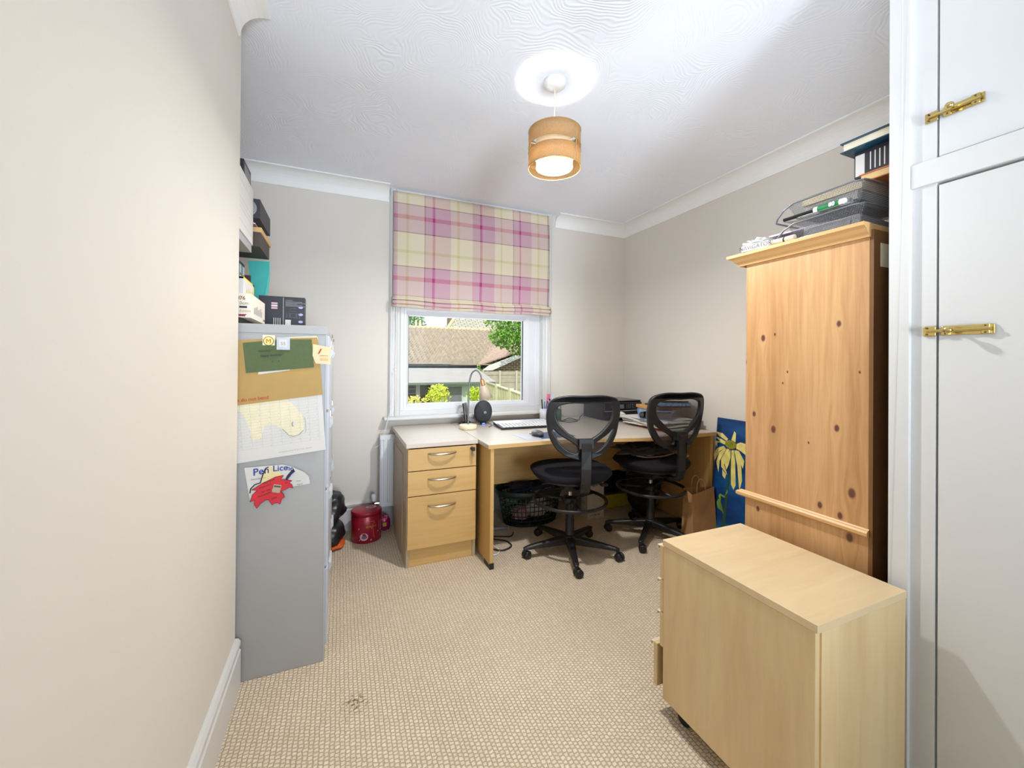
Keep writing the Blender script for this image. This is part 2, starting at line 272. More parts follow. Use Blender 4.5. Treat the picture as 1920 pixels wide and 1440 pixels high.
# ------------------------------------------------------------------ mesh building
class MB:
    def __init__(s): s.v = []; s.f = []; s.m = []; s.sm = []
    def add(s, vs, fs, mi=0, smooth=False):
        o = len(s.v); s.v += [tuple(x) for x in vs]; s.f += [tuple(o+i for i in f) for f in fs]; s.m += [mi]*len(fs); s.sm += [smooth]*len(fs); return s
    def box(s, x0, x1, y0, y1, z0, z1, mi=0, rot=None):
        vs = [Vector((x, y, z)) for z in (z0, z1) for y in (y0, y1) for x in (x0, x1)]
        if rot:   # (angle about z, or (axis, angle)), about the centre
            c = Vector(((x0+x1)/2, (y0+y1)/2, (z0+z1)/2)); q = Matrix.Rotation(rot, 3, 'Z') if not isinstance(rot, tuple) else Matrix.Rotation(rot[1], 3, rot[0])
            vs = [q @ (p-c)+c for p in vs]
        return s.add(vs, [(0, 2, 3, 1), (4, 5, 7, 6), (0, 1, 5, 4), (2, 6, 7, 3), (0, 4, 6, 2), (1, 3, 7, 5)], mi)
    def poly(s, pts, mi=0): return s.add(pts, [tuple(range(len(pts)))], mi)
    def prism(s, pts, vec, mi=0):
        """polygon pts (3d) extruded by vec"""
        n = len(pts); vec = Vector(vec); a = [Vector(p) for p in pts]; b = [p+vec for p in a]
        fs = [tuple(reversed(range(n))), tuple(range(n, 2*n))]+[(i, (i+1) % n, n+(i+1) % n, n+i) for i in range(n)]
        return s.add(a+b, fs, mi)
    def lathe(s, prof, c=(0, 0, 0), n=32, mi=0, smooth=True, axis='Z', ex=1, ey=1):
        """prof: list of (r, h)"""
        vs = []; fs = []; k = len(prof)
        for i in range(n):
            a = 2*PI*i/n; ca, sa = math.cos(a)*ex, math.sin(a)*ey
            for r, h in prof:
                p = {'Z': (r*ca, r*sa, h), 'Y': (r*ca, h, r*sa), 'X': (h, r*ca, r*sa)}[axis]
                vs.append((p[0]+c[0], p[1]+c[1], p[2]+c[2]))
        for i in range(n):
            j = (i+1) % n
            for q in range(k-1): fs.append((i*k+q, j*k+q, j*k+q+1, i*k+q+1) if axis != 'Y' else (i*k+q, i*k+q+1, j*k+q+1, j*k+q))
        return s.add(vs, fs, mi, smooth)
    def cyl(s, c, r, h, n=24, mi=0, axis='Z', r2=None, bev=0):
        r2 = r if r2 is None else r2
        s.lathe([(0, 0), (r-bev, 0), (r, bev), (r2, h-bev), (r2-bev, h), (0, h)] if bev else [(0, 0), (r, 0), (r, 0), (r2, h), (r2, h), (0, h)], c, n, mi, bool(bev), axis)
        return s
    def tube(s, pts, r, n=8, mi=0, closed=False, rf=None, caps=True):
        P = [Vector(p) for p in pts]; K = len(P); vs = []; fs = []
        up = None
        for i, p in enumerate(P):
            if closed: d = P[(i+1) % K]-P[i-1]
            else: d = P[min(i+1, K-1)]-P[max(i-1, 0)]
            d.normalize()
            if up is None: up = Vector((0, 0, 1)) if abs(d.z) < .9 else Vector((1, 0, 0))
            a = d.cross(up); 
            if a.length < 1e-6: a = d.cross(Vector((.3, .7, .2)))
            a.normalize(); b = a.cross(d).normalized(); up = b
            rr = r if rf is None else r*rf(i/(K-1))
            for j in range(n):
                t = 2*PI*j/n; vs.append(p+a*math.cos(t)*rr+b*math.sin(t)*rr)
        for i in range(K if closed else K-1):
            k = (i+1) % K
            for j in range(n): fs.append((i*n+j, i*n+(j+1) % n, k*n+(j+1) % n, k*n+j))
        if not closed and caps: fs += [tuple(reversed(range(n))), tuple((K-1)*n+j for j in range(n))]
        return s.add(vs, fs, mi, True)
    def sphere(s, c, r, n=16, mi=0, sc=(1, 1, 1)):
        k = max(6, n//2); prof = [(r*math.sin(PI*i/k), -r*math.cos(PI*i/k)) for i in range(k+1)]
        vs = []; fs = []
        for i in range(n):
            a = 2*PI*i/n
            for q, h in prof: vs.append((c[0]+q*math.cos(a)*sc[0], c[1]+q*math.sin(a)*sc[1], c[2]+h*sc[2]))
        for i in range(n):
            j = (i+1) % n
            for q in range(k): fs.append((i*(k+1)+q, j*(k+1)+q, j*(k+1)+q+1, i*(k+1)+q+1))
        return s.add(vs, fs, mi, True)
    def blob(s, c, sc, amp=.15, freq=6, seed=0, mi=0, sub=4, flat=True, sq=1.0):
        bm = bmesh.new(); bmesh.ops.create_icosphere(bm, subdivisions=sub, radius=1)
        vs = []
        for v in bm.verts:
            d = v.co.normalized()
            d = Vector([math.copysign(abs(q)**sq, q) for q in d])
            k = 1+amp*noise.noise(d*freq*.35+Vector((seed, seed*2, 0)))+amp*.5*noise.noise(d*freq+Vector((seed, 0, 5)))
            p = Vector((d.x*sc[0], d.y*sc[1], d.z*sc[2]))*k
            if flat and p.z < -sc[2]*.85: p.z = -sc[2]*.85
            vs.append((p.x+c[0], p.y+c[1], p.z+c[2]))
        fs = [tuple(v.index for v in f.verts) for f in bm.faces]; bm.free()
        return s.add(vs, fs, mi, True)
    def xf(s, M):
        s.v = [tuple(M @ Vector(p)) for p in s.v]; return s
    def mesh(s, name, mats):
        me = bpy.data.meshes.new(name); me.from_pydata(s.v, [], s.f)
        for m in mats: me.materials.append(m)
        me.polygons.foreach_set('material_index', s.m); me.polygons.foreach_set('use_smooth', s.sm)
        bm = bmesh.new(); bm.from_mesh(me)
        bmesh.ops.remove_doubles(bm, verts=bm.verts, dist=1e-6)
        if len(mats) == 1: bmesh.ops.recalc_face_normals(bm, faces=bm.faces)
        bm.to_mesh(me); bm.free(); me.update(); return me
ROOT = {}
def link(name, me, parent=None):
    o = bpy.data.objects.new(name, me); C.objects.link(o)
    if parent: o.parent = parent
    return o
def rootloc(o):
    while o.parent: o = o.parent
    return o.location.copy()
def bev(o, wd, seg=2, ang=40):
    b = o.modifiers.new('bevel', 'BEVEL'); b.width = wd; b.segments = seg; b.limit_method = 'ANGLE'; b.angle_limit = R(ang)
    return o
def T(name, label, cat, loc, rz=0, group=None):
    o = bpy.data.objects.new(name, None); C.objects.link(o); o.location = loc; o.rotation_euler = (0, 0, rz); o.empty_display_size = .05
    o['label'] = label; o['category'] = cat
    if group: o['group'] = group
    return o
def P(name, mb, mats, parent, world=True, bevel=0, seg=2, label=None):
    """a part; world=True when its mesh was written in room coordinates (parent unrotated)"""
    if not isinstance(mats, (list, tuple)): mats = [mats]
    if world: L = rootloc(parent); mb.xf(Matrix.Translation(-L))
    o = link(name, mb.mesh(name, mats), parent)
    if bevel: bev(o, bevel, seg)
    if label: o['label'] = label
    return o
def S(name, label, cat, mb, mats, group=None, bevel=0, seg=2, kind=None):
    if not isinstance(mats, (list, tuple)): mats = [mats]
    xs = [p[0] for p in mb.v]; ys = [p[1] for p in mb.v]; zs = [p[2] for p in mb.v]
    L = Vector(((min(xs)+max(xs))/2, (min(ys)+max(ys))/2, min(zs))); mb.xf(Matrix.Translation(-L))
    o = link(name, mb.mesh(name, mats)); o.location = L; o['label'] = label; o['category'] = cat
    if group: o['group'] = group
    if kind: o['kind'] = kind
    if bevel: bev(o, bevel, seg)
    return o
def ST(name, mb, mats, parent=None, bevel=0):
    if not isinstance(mats, (list, tuple)): mats = [mats]
    o = link(name, mb.mesh(name, mats), parent)
    if parent is None: o['kind'] = 'structure'
    if bevel: bev(o, bevel)
    return o
def text_mb(s, size, origin, right, up, ext=.0003, mi=0, bold=0, shear=0, align='LEFT'):
    """lettering as flat mesh: origin of baseline, unit vectors of the writing"""
    cu = bpy.data.curves.new('lettering', 'FONT'); cu.body = s; cu.size = size; cu.align_x = align; cu.shear = shear; cu.offset = bold; cu.resolution_u = 3
    ob = bpy.data.objects.new('lettering_tmp', cu); C.objects.link(ob)
    dg = bpy.context.evaluated_depsgraph_get(); dg.update(); me = bpy.data.meshes.new_from_object(ob.evaluated_get(dg))
    r = Vector(right).normalized(); u = Vector(up).normalized(); n = r.cross(u); o = Vector(origin)
    mb = MB(); mb.add([o+r*v.co.x+u*v.co.y+n*ext for v in me.vertices], [tuple(p.vertices) for p in me.polygons], mi)
    bpy.data.objects.remove(ob); bpy.data.curves.remove(cu); bpy.data.meshes.remove(me)
    return mb
def merge(a, b, mi=None):
    return a.add(b.v, b.f, 0 if mi is None else mi)
def txt(mb, mi, s, size, origin, right, up, **k):
    t = text_mb(s, size, origin, right, up, **k); mb.add(t.v, t.f, mi)
def ell(cx, cy, rx, ry, n=24, a0=0, a1=2*PI):
    return [(cx+rx*math.cos(a0+(a1-a0)*i/n), cy+ry*math.sin(a0+(a1-a0)*i/n)) for i in range(n)]

# ------------------------------------------------------------------ the room
YW, XR, ZC = 3.09, 2.44, 2.455
XL = -.345; YL = 1.765; XA = -.95    # near left wall, its end, alcove wall
WX0, WX1, WZ0, WZ1 = .415, 1.575, .79, 2.42
ST('floor', MB().box(-1.2, 2.6, -4.7, 3.3, -.12, 0), carpetM)
ST('ceiling', MB().box(-1.2, 2.6, -4.7, 3.3, ZC, ZC+.15), ceilM)
m = MB(); m.box(XA-.2, WX0, YW, YW+.28, 0, ZC); m.box(WX1, XR+.1, YW, YW+.28, 0, ZC); m.box(WX0, WX1, YW, YW+.28, 0, WZ0-.02); m.box(WX0, WX1, YW, YW+.28, WZ1, ZC)
ST('wall_back', m, wallM)
ST('wall_right', MB().box(XR, XR+.12, -4.7, YW, 0, ZC), wallM)
ST('wall_left', MB().box(XA-.2, XL, -4.7, YL, 0, ZC), wallL, bevel=.004)
ST('wall_alcove', MB().box(XA-.2, XA, YL, YW, 0, ZC), wallM)
m = MB().box(XL, XR, -4.7, -4.58, 0, ZC)
ST('wall_rear', m, wallM)
# coving: hollow quarter profile
def cove(a, b, inward, name, w_=.095, end=False):
    a = Vector(a); b = Vector(b); i = Vector(inward)
    prof = [(0, 0), (0, -w_-.004), (.006, -w_-.004)]+[(w_-.002-(w_-.008)*math.cos(PI/2*k/8)+.0, -w_*.98+(w_-.01)*math.sin(PI/2*k/8)) for k in range(1, 9)]+[(w_+.004, -.006), (w_+.004, 0)]
    pts = [a+i*x+Vector((0, 0, z)) for x, z in prof]
    mb = MB().prism(pts, b-a); o = ST(name, mb, covM)
    for p in o.data.polygons: p.use_smooth = False
    return o
cove((XA, YW, ZC), (.318, YW, ZC), (0, -1, 0), 'trim_1'); cove((1.700, YW, ZC), (XR, YW, ZC), (0, -1, 0), 'trim_2')
cove((XR, .6, ZC), (XR, YW, ZC), (-1, 0, 0), 'trim_3'); cove((XL, -4.5, ZC), (XL, YL-.045, ZC), (1, 0, 0), 'trim_4')
# skirting boards
def skirt(name, pts_fn, h=.175):
    prof = [(0, 0), (.018, 0), (.018, h-.045), (.014, h-.04), (.014, h-.030), (.017, h-.026), (.017, h-.012), (.010, h-.002), (0, h)]
    ST(name, pts_fn(prof), whiteM)
skirt('baseboard_left', lambda pr: MB().prism([(XL+x, -4.5, z) for x, z in pr], (0, YL+4.5+.001, 0)))
skirt('baseboard_back', lambda pr: MB().prism([(XA, YW-x, z) for x, z in pr], (XR-XA, 0, 0)), .19)
skirt('baseboard_right', lambda pr: MB().prism([(XR-x, .62, z) for x, z in pr], (0, YW-.62, 0)), .19)
# window
win = bpy.data.objects.new('window_1', None); C.objects.link(win); win['kind'] = 'structure'
m = MB()
arch = [(0, 0), (0, .012), (.012, .024), (.022, .024), (.026, .017), (.040, .017), (.046, .026), (.056, .022), (.064, .012), (.076, .010), (.085, .016), (.09, .016), (.09, 0)]
m.prism([(WX0-.09+x, YW-y, WZ0-.01) for x, y in arch], (0, 0, ZC-WZ0+.01)); m.prism([(WX1+.09-x, YW-y, WZ0-.01) for x, y in arch], (0, 0, ZC-WZ0+.01))
m.box(WX0-.09, WX1+.09, YW-.012, YW, WZ1, ZC)
ST('architrave', m, whiteM, win)
m = MB(); m.box(WX0-.004, WX0+.004, YW-.001, YW+.09, WZ0, WZ1); m.box(WX1-.004, WX1+.004, YW-.001, YW+.09, WZ0, WZ1); m.box(WX0, WX1, YW-.005, YW+.06, WZ1, WZ1+.012)
m.box(WX0, WX1, YW-.002, YW+.06, WZ0-.02, WZ0+.035)
ST('reveal_lining', m, whiteM, win)
m = MB(); m.box(WX0-.125, WX1+.03, YW-.085, YW+.02, .765, .790)
bev(ST('window_sill', m, whiteM, win), .009, 3)
FX0, FX1, FZ0, FZ1 = .440, 1.530, .830, WZ1
GX0, GX1, GZ0, GZ1 = .474, 1.428, .870, 1.540
m = MB(); y0, y1 = YW+.028, YW+.09
m.box(WX0, FX0, y0-.006, y1, WZ0+.03, WZ1); m.box(FX1, WX1, y0-.006, y1, WZ0+.03, WZ1); m.box(WX0, WX1, y0-.006, y1, WZ0+.03, FZ0); m.box(WX0, WX1, y0-.006, y1, 2.36, WZ1)
ST('window_frame', m, upvc, win, .004)
m = MB(); y0 = YW+.03; e = .03
def picture(mb, x0, x1, z0, z1, gx0, gx1, gz0, gz1, ya, yb, yc):
    o = [(x0, ya, z0), (x1, ya, z0), (x1, ya, z1), (x0, ya, z1)]; h = [(gx0, yb, gz0), (gx1, yb, gz0), (gx1, yb, gz1), (gx0, yb, gz1)]
    mid = [(a[0]*.55+b[0]*.45, ya, a[2]*.55+b[2]*.45) for a, b in zip(o, h)]; bk = [(p[0], yc, p[2]) for p in h]; ob = [(p[0], yc, p[2]) for p in o]
    vs = o+mid+h+bk+ob; fs = []
    for k in range(4):
        j = (k+1) % 4
        fs += [(k, j, 4+j, 4+k), (4+k, 4+j, 8+j, 8+k), (8+k, 8+j, 12+j, 12+k), (16+k, 16+j, j, k)]
    mb.add(vs, fs)
picture(m, FX0, FX1-.03, FZ0, 1.60, GX0, GX1, GZ0, GZ1, YW+.022, YW+.045, YW+.09)
m.box(FX1-.03, FX1, YW+.026, YW+.09, FZ0, WZ1)
picture(m, FX0, FX1-.03, 1.60, 2.36, GX0, GX1, 1.66, 2.32, YW+.022, YW+.045, YW+.09)
ST('sash', m, upvc, win)
m = MB().box(GX0-.01, GX1+.01, YW+.056, YW+.060, GZ0-.01, GZ1+.01); ST('pane', m, glassM, win)
m = MB().box(GX0-.01, GX1+.01, YW+.056, YW+.060, 1.65, 2.33); ST('pane', m, glassM, win)
m = MB(); gy = YW+.05
for a in ((GX0, GX0+.004, gy, gy+.01, GZ0, GZ1), (GX1-.005, GX1, gy, gy+.01, GZ0, GZ1)): m.box(*a)
ST('gasket', m, blackP, win)

# ------------------------------------------------------------------ roman blind
def plaid_mat():
    m, t, b = newmat('pink_and_cream_plaid_cotton'); L = t.links; N = t.nodes
    co = N.new('ShaderNodeTexCoord'); sp = N.new('ShaderNodeSeparateXYZ'); L.new(co.outputs['UV'], sp.inputs[0])
    def bands(src, base, items):
        r = N.new('ShaderNodeValToRGB'); r.color_ramp.interpolation = 'CONSTANT'
        e = r.color_ramp.elements; st = [(0.0, base)]
        for p0, p1, c in sorted(items): st += [(p0, c), (p1, base if not isinstance(c, str) else base)]
        st2 = []
        for p, c in st:
            if st2 and abs(st2[-1][0]-p) < 1e-4: st2[-1] = (p, c)
            else: st2.append((p, c))
        st2 = st2[:31]
        e[0].position = 0; e[0].color = srgb(*st2[0][1]); e[1].position = .9999; e[1].color = srgb(*st2[-1][1])
        for p, c in st2[1:]:
            x = e.new(min(p, .9998)); x.color = srgb(*c)
        L.new(src, r.inputs[0]); return r.outputs[0]
    cr, pk, ye, dk, mg, pp = (226, 217, 192), (208, 176, 178), (214, 200, 146), (118, 56, 84), (186, 78, 130), (198, 164, 184)
    V = [(.0, .02, pk), (.07, .085, ye), (.173, .176, dk), (.176, .222, pk), (.222, .238, mg), (.238, .33, pk), (.37, .385, ye), (.465, .468, dk), (.468, .515, pk), (.515, .53, mg), (.53, .61, pk), (.652, .664, ye), (.737, .740, dk), (.740, .778, pk), (.778, .792, mg), (.792, .865, pk), (.91, .922, ye), (.987, .991, dk)]
    # heights measured from the top of the blind downwards
    Hh = [(.090, .098, dk), (.098, .185, pp), (.186, .222, mg), (.222, .325, pp), (.325, .333, dk), (.475, .500, (206, 204, 150)), (.605, .613, dk), (.613, .690, pp), (.690, .724, mg), (.724, .845, pp), (.845, .850, dk), (.905, .913, dk), (.913, .99, pk)]
    a = bands(sp.outputs[0], cr, V); c = bands(sp.outputs[1], cr, Hh)
    mx = N.new('ShaderNodeMix'); mx.data_type = 'RGBA'; mx.inputs[0].default_value = .5; L.new(a, mx.inputs[6]); L.new(c, mx.inputs[7])
    ml = N.new('ShaderNodeMix'); ml.data_type = 'RGBA'; ml.blend_type = 'MULTIPLY'; ml.inputs[0].default_value = .12; L.new(mx.outputs[2], ml.inputs[6]); L.new(mx.outputs[2], ml.inputs[7])
    d = N.new('ShaderNodeBsdfDiffuse'); q = N.new('ShaderNodeBsdfTranslucent'); ms = N.new('ShaderNodeMixShader'); ms.inputs[0].default_value = .12
    L.new(ml.outputs[2], d.inputs[0]); L.new(ml.outputs[2], q.inputs[0]); L.new(d.outputs[0], ms.inputs[1]); L.new(q.outputs[0], ms.inputs[2]); L.new(ms.outputs[0], N['Material Output'].inputs[0])
    return m
BX0, BX1 = .345, 1.612
bl = T('roman_blind', 'pink and cream plaid roman blind half lowered over the window', 'blind', ((BX0+BX1)/2, 3.04, 1.583))
def blind_cloth():
    prof = []   # (y, z, v) from top to bottom; folds stacked at the bottom
    n = 26
    for i in range(n+1):
        k = i/n; z = 2.428-(2.428-1.660)*k
        prof.append((3.036-.012*math.sin(k*PI*1.2)-.016*k, z, k*.86))
    prof += [(2.998, 1.648, .875), (2.990, 1.640, .885), (2.992, 1.636, .90), (3.005, 1.639, .905), (2.994, 1.630, .91), (2.984, 1.618, .93), (2.986, 1.606, .96), (2.992, 1.603, .975), (3.004, 1.607, .976), (3.0, 1.598, .98), (2.996, 1.588, .992), (3.0, 1.582, .999)]
    nx = 40; vs = []; fs = []; uv = []
    for i in range(nx+1):
        u = i/nx
        for y, z, v in prof:
            lx = BX0+(BX1-BX0)*u
            if v > .86: lx += (u-.5)*.012
            wv = .0022*math.sin(u*23+v*9)*v
            sag = -.006*math.sin(u*PI)*(v > .84)+.003*math.sin(u*17)*(v > .84)
            vs.append((lx, y+wv, z+sag)); uv.append((u, v))
    k = len(prof)
    for i in range(nx):
        for j in range(k-1): fs.append((i*k+j, i*k+j+1, (i+1)*k+j+1, (i+1)*k+j))
    me = bpy.data.meshes.new('cloth'); L = bl.location; me.from_pydata([(a-L.x, b-L.y, c-L.z) for a, b, c in vs], [], fs)
    ul = me.uv_layers.new(name='UVMap')
    for p in me.polygons:
        p.use_smooth = True
        for li, vi in zip(p.loop_indices, p.vertices): ul.data[li].uv = uv[vi]
    me.materials.append(plaid_mat()); o = link('cloth', me, bl)
    s = o.modifiers.new('solid', 'SOLIDIFY'); s.thickness = .002; s.offset = 0
blind_cloth()
P('headrail', MB().box(BX0+.002, BX1-.002, 3.042, 3.066, 2.40, 2.433), whiteP, bl)
P('bottom_bar', MB().box(BX0+.004, BX1-.004, 3.002, 3.006, 1.584, 1.606), whiteP, bl)
def path(pts, n=8):
    """smooth curve through the points"""
    P_ = [Vector(p) for p in pts]; out = []
    for i in range(len(P_)-1):
        p0 = P_[max(i-1, 0)]; p1 = P_[i]; p2 = P_[i+1]; p3 = P_[min(i+2, len(P_)-1)]
        for k in range(n):
            t = k/n; out.append(.5*((2*p1)+(-p0+p2)*t+(2*p0-5*p1+4*p2-p3)*t*t+(-p0+3*p1-3*p2+p3)*t**3))
    out.append(P_[-1]); return out
m = MB(); m.tube(path([(.352, 3.035, 2.40), (.352, 3.03, 1.7), (.362, 3.02, 1.10), (.34, 2.995, .86), (.318, 2.99, .80), (.27, 2.985, .62), (.215, 2.985, .585)]), .0011, 6)
m.tube(path([(.356, 3.035, 2.40), (.356, 3.03, 1.7), (.366, 3.02, 1.12), (.352, 2.996, .86), (.322, 2.99, .80), (.29, 2.985, .66), (.255, 2.985, .60)]), .0011, 6)
m.sphere((.366, 3.022, 1.13), .010, 10); P('cord', m, whiteP, bl)

# ------------------------------------------------------------------ radiator
rad = T('radiator', 'white panel radiator below the window behind the desk', 'radiator', (.85, 2.98, .175))
def radpanel():
    mb = MB(); x0, x1, z0, z1 = .262, 1.45, .175, .672; y = 2.962; n = 30; w_ = (x1-x0)/n
    prof = [(x0, y+.045), (x0, y+.004), (x0+.004, y)]
    for i in range(n):
        a = x0+i*w_
        prof += [(a+.010, y), (a+.014, y+.006), (a+.022, y+.006), (a+.026, y)]
    prof += [(x1-.004, y), (x1, y+.004), (x1, y+.045)]
    mb.prism([(a, b, z0+.03) for a, b in prof], (0, 0, z1-z0-.06))
    mb.box(x0, x1, y, y+.045, z1-.03, z1); mb.box(x0, x1, y, y+.045, z0, z0+.03)
    return mb
P('panel', radpanel(), upvc, rad)
m = MB()
for i in range(110): m.box(.268+i*.0107, .270+i*.0107, 3.007, 3.06, .60, .668)
m.box(.264, 1.448, 3.058, 3.062, .19, .66); m.box(.264, 1.448, 3.007, 3.009, .19, .66)
P('convector_fin', m, upvc, rad)
m = MB(); m.cyl((.225, 2.995, .21), .016, .052, 16, bev=.005); P('valve_head', m, whiteP, rad)
m = MB(); m.cyl((.225, 2.995, .17), .011, .04, 12); m.cyl((.225, 2.995, .195), .010, .04, 12, axis='X'); m.cyl((.225, 2.995, 0), .0075, .18, 12); P('valve', m, chrome, rad)

# ------------------------------------------------------------------ pedestal of drawers
pd = T('desk_pedestal', 'desk-high oak effect pedestal with three drawers left of the desk', 'drawer unit', (.57, 2.66, 0))
def rbox(a, mats, nm, parent, b_=.0015): return P(nm, MB().box(*a), mats, parent, bevel=b_)
rbox((.352, .783, 2.372, 3.06, .693, .719), oakTop, 'worktop', pd, .002)
m = MB(); m.box(.358, .376, 2.392, 2.93, 0, .6915); m.box(.757, .775, 2.392, 2.93, 0, .6915); m.box(.376, .757, 2.91, 2.925, 0, .6915); m.box(.376, .757, 2.41, 2.91, .06, .075)
P('carcass', m, oakSide, pd, bevel=.001)
m = MB(); m.prism([(.353, 2.53, .03), (.353, 2.925, .03), (.353, 2.925, .625), (.353, 2.53, .625)], (.0055, 0, 0)); P('side_panel', m, oakSide, pd, bevel=.001)
rbox((.376, .757, 2.40, 2.412, 0, .105), oak, 'plinth', pd)
def handle(xc, z, y):
    pts = []
    for i in range(15):
        a = PI*i/14; pts.append((xc-.082*math.cos(a), y-.030*math.sin(a)-.002, z-.002*math.sin(a)))
    return MB().tube(pts, .0055, 8, rf=lambda t: .75+.45*math.sin(PI*t))
for z0, z1, hz in ((.561, .686, .655), (.416, .556, .508), (.110, .411, .352)):
    d = rbox((.362, .771, 2.372, 2.390, z0, z1), oak, 'drawer', pd)
    P('handle', handle(.561, hz, 2.372), satin, d)
m = MB(); m.cyl((.741, 2.352, .668), .010, .02, 14, axis='Y'); m.box(.735, .754, 2.338, 2.352, .657, .679); P('lock', m, blackP, pd, bevel=.002)
m = MB(); m.prism([(.7435, 2.343, .658), (.7475, 2.343, .658), (.753, 2.343, .632), (.745, 2.343, .620), (.738, 2.343, .632)], (0, .0015, 0)); P('key', m, satin, pd)

# ------------------------------------------------------------------ desk with a wavy front
dk = T('office_desk', 'long pale oak effect desk with a curved front under the window', 'desk', (1.6, 2.6, 0))
def fronty(x):
    t = min(1, max(0, (x-1.16)/(1.98-1.16))); s = t*t*(3-2*t); return 2.190+(2.043-2.190)*s
fr = [(.786+(2.405-.786)*i/40, fronty(.786+(2.405-.786)*i/40)) for i in range(41)]
m = MB(); m.prism([(x, y, .694) for x, y in fr]+[(2.405, 3.06, .694), (.786, 3.06, .694)], (0, 0, .025))
o = P('desktop', m, oakTop, dk); bev(o, .0025)
m = MB(); vs = []; fs = []
for i, (x, y) in enumerate(fr): vs += [(x, y-.0012, .6965), (x, y-.0012, .7165)]
for i in range(40): fs.append((2*i, 2*i+2, 2*i+3, 2*i+1))
m.add(vs, fs); P('edge_banding', m, oak, dk)
rbox((.802, .824, 2.200, 2.955, .022, .693), oakV, 'side_leg', dk); rbox((2.375, 2.397, 2.060, 2.955, .022, .693), oakV, 'side_leg', dk)
for xa in (.800, 2.373):
    ya = 2.196 if xa < 1 else 2.056
    m = MB(); m.box(xa, xa+.026, ya, ya+.10, 0, .022); m.box(xa, xa+.026, ya, ya+.006, .0215, .034); P('foot', m, blackP, dk); P('foot', MB().box(xa, xa+.026, 2.87, 2.955, 0, .022), blackP, dk)
rbox((.826, 2.373, 2.72, 2.738, .318, .692), oak, 'modesty_panel', dk)

# ------------------------------------------------------------------ filing cabinets
def filing(y0, y1, label, first):
    f = T('filing_cabinet', label, 'filing cabinet', ((-.36-.04)/2-.15, (y0+y1)/2, 0), 0, 'grey filing cabinets by the alcove')
    xr = -.052; xl = -.66
    m = MB(); m.box(xl, xr, y0+.002, y1-.002, 0, 1.300); m.box(xl, xr+.003, y0, y1, 1.2985, 1.333)
    P('case', m, steelGrey, f, bevel=.002)
    zz = [.055, .368, .681, .994, 1.300]
    for k in range(4):
        d = P('drawer', MB().box(xr+.001, xr+.013, y0+.014, y1-.014, zz[k]+.004, zz[k+1]-.006), steelLt, f, bevel=.003)
        m = MB(); yc = (y0+y1)/2; zt = zz[k+1]-.055
        m.prism([(xr+.013, yc-.06, zt-.04), (xr+.013, yc-.06, zt), (xr+.024, yc-.06, zt-.004), (xr+.026, yc-.06, zt-.02)], (0, .12, 0)); P('handle', m, steelLt, d)
        m = MB().box(xr+.013, xr+.016, yc-.035, yc+.035, zt+.010, zt+.034); P('card_holder', m, satin, d)
    P('frame_face', MB().box(xr-.001, xr+.002, y0+.001, y1-.001, .0, 1.332), steelLt, f)
    m = MB(); m.cyl((xr+.012, y1-.04, 1.316), .008, .006, 12, axis='X'); P('lock', m, satin, f)
    return f
filing(1.778, 2.245, 'grey steel four drawer filing cabinet with papers stuck on its side', True)
filing(2.250, 2.717, 'grey steel filing cabinet behind the one with papers on its side', False)

# papers and magnets on the cabinet's side (plane y = 1.776)
YS = 1.7755
def q(x, z, y=0): return (x, YS-y, z)
def sheet(outline, y, mats, thick=.0006):
    mb = MB(); mb.prism([q(x, z, y) for x, z in outline], (0, thick, 0)); return mb
# wall calendar
cm = sheet([(-.43, .806), (-.0495, .8425), (-.0665, 1.075), (-.43, 1.04)], .0016, None)
ux, uz = Vector((1, 0, .096)).normalized(), Vector((-.073, 0, 1)).normalized()
def cq(u, v, y=.0020): # u from right edge leftwards, v up from the bottom edge
    p = Vector((-.0495, YS-y, .8425))-ux*u+uz*v; return p
for i in range(12):
    a = .018+.0325*i; cm.poly([cq(a, .045), cq(a+.0006, .045), cq(a+.0006, .24), cq(a, .24)], 1)
for j in range(19):
    v = .045+.0108*j; cm.poly([cq(.018, v), cq(.37, v), cq(.37, v+.0005), cq(.018, v+.0005)], 1)
head = [(.30, .215), (.12, .215), (.10, .19), (.075, .15), (.068, .11), (.078, .082), (.10, .072), (.125, .078), (.14, .10), (.165, .122), (.185, .130), (.20, .128), (.212, .10), (.215, .078), (.245, .075), (.25, .11), (.262, .16), (.27, .18)]
cm.poly([cq(u, v, .0018) for u, v in head], 2)
cm.poly([cq(u, v, .0018) for u, v in [(.335, .20), (.31, .14), (.30, .08), (.305, .06), (.34, .062), (.336, .12)]], 2)
cm.add(*(lambda t: (t.v, t.f))(MB().tube([cq(.068+.004*math.cos(a), .11+.03*math.sin(a), .0021) for a in [PI/2+PI*k/8 for k in range(9)]], .0006, 4)), 3)
cm.poly([cq(.108+a, .118+b, .0022) for a, b in ell(0, 0, .005, .010, 12)], 3); cm.poly([cq(.105+a, .118+b, .0024) for a, b in ell(0, 0, .004, .009, 12)], 0)
m2 = MB().tube([cq(u, v, .0022) for u, v in ((.145, .105), (.135, .092), (.125, .078), (.11, .071), (.09, .074), (.075, .088))], .0012, 5); cm.add(m2.v, m2.f, 3)
for j in range(14):
    for i in range(9):
        if (i*7+j*3) % 2: cm.poly([cq(.022+.0325*i, .047+.0108*j), cq(.0235+.0325*i, .047+.0108*j), cq(.0235+.0325*i, .0495+.0108*j), cq(.022+.0325*i, .0495+.0108*j)], 3)
txt(cm, 3, 'Designed by charity for all at home calendars', .0062, cq(.162, .016), ux, uz)
S('wall_calendar', 'white year planner with a pale yellow horse head on the filing cabinet side', 'calendar', cm, [paper, plain('faint_grid_ink', (176, 186, 172), .8), plain('pale_yellow_print', (230, 221, 192), .8), plain('soft_green_grey_print', (150, 160, 140), .8)])
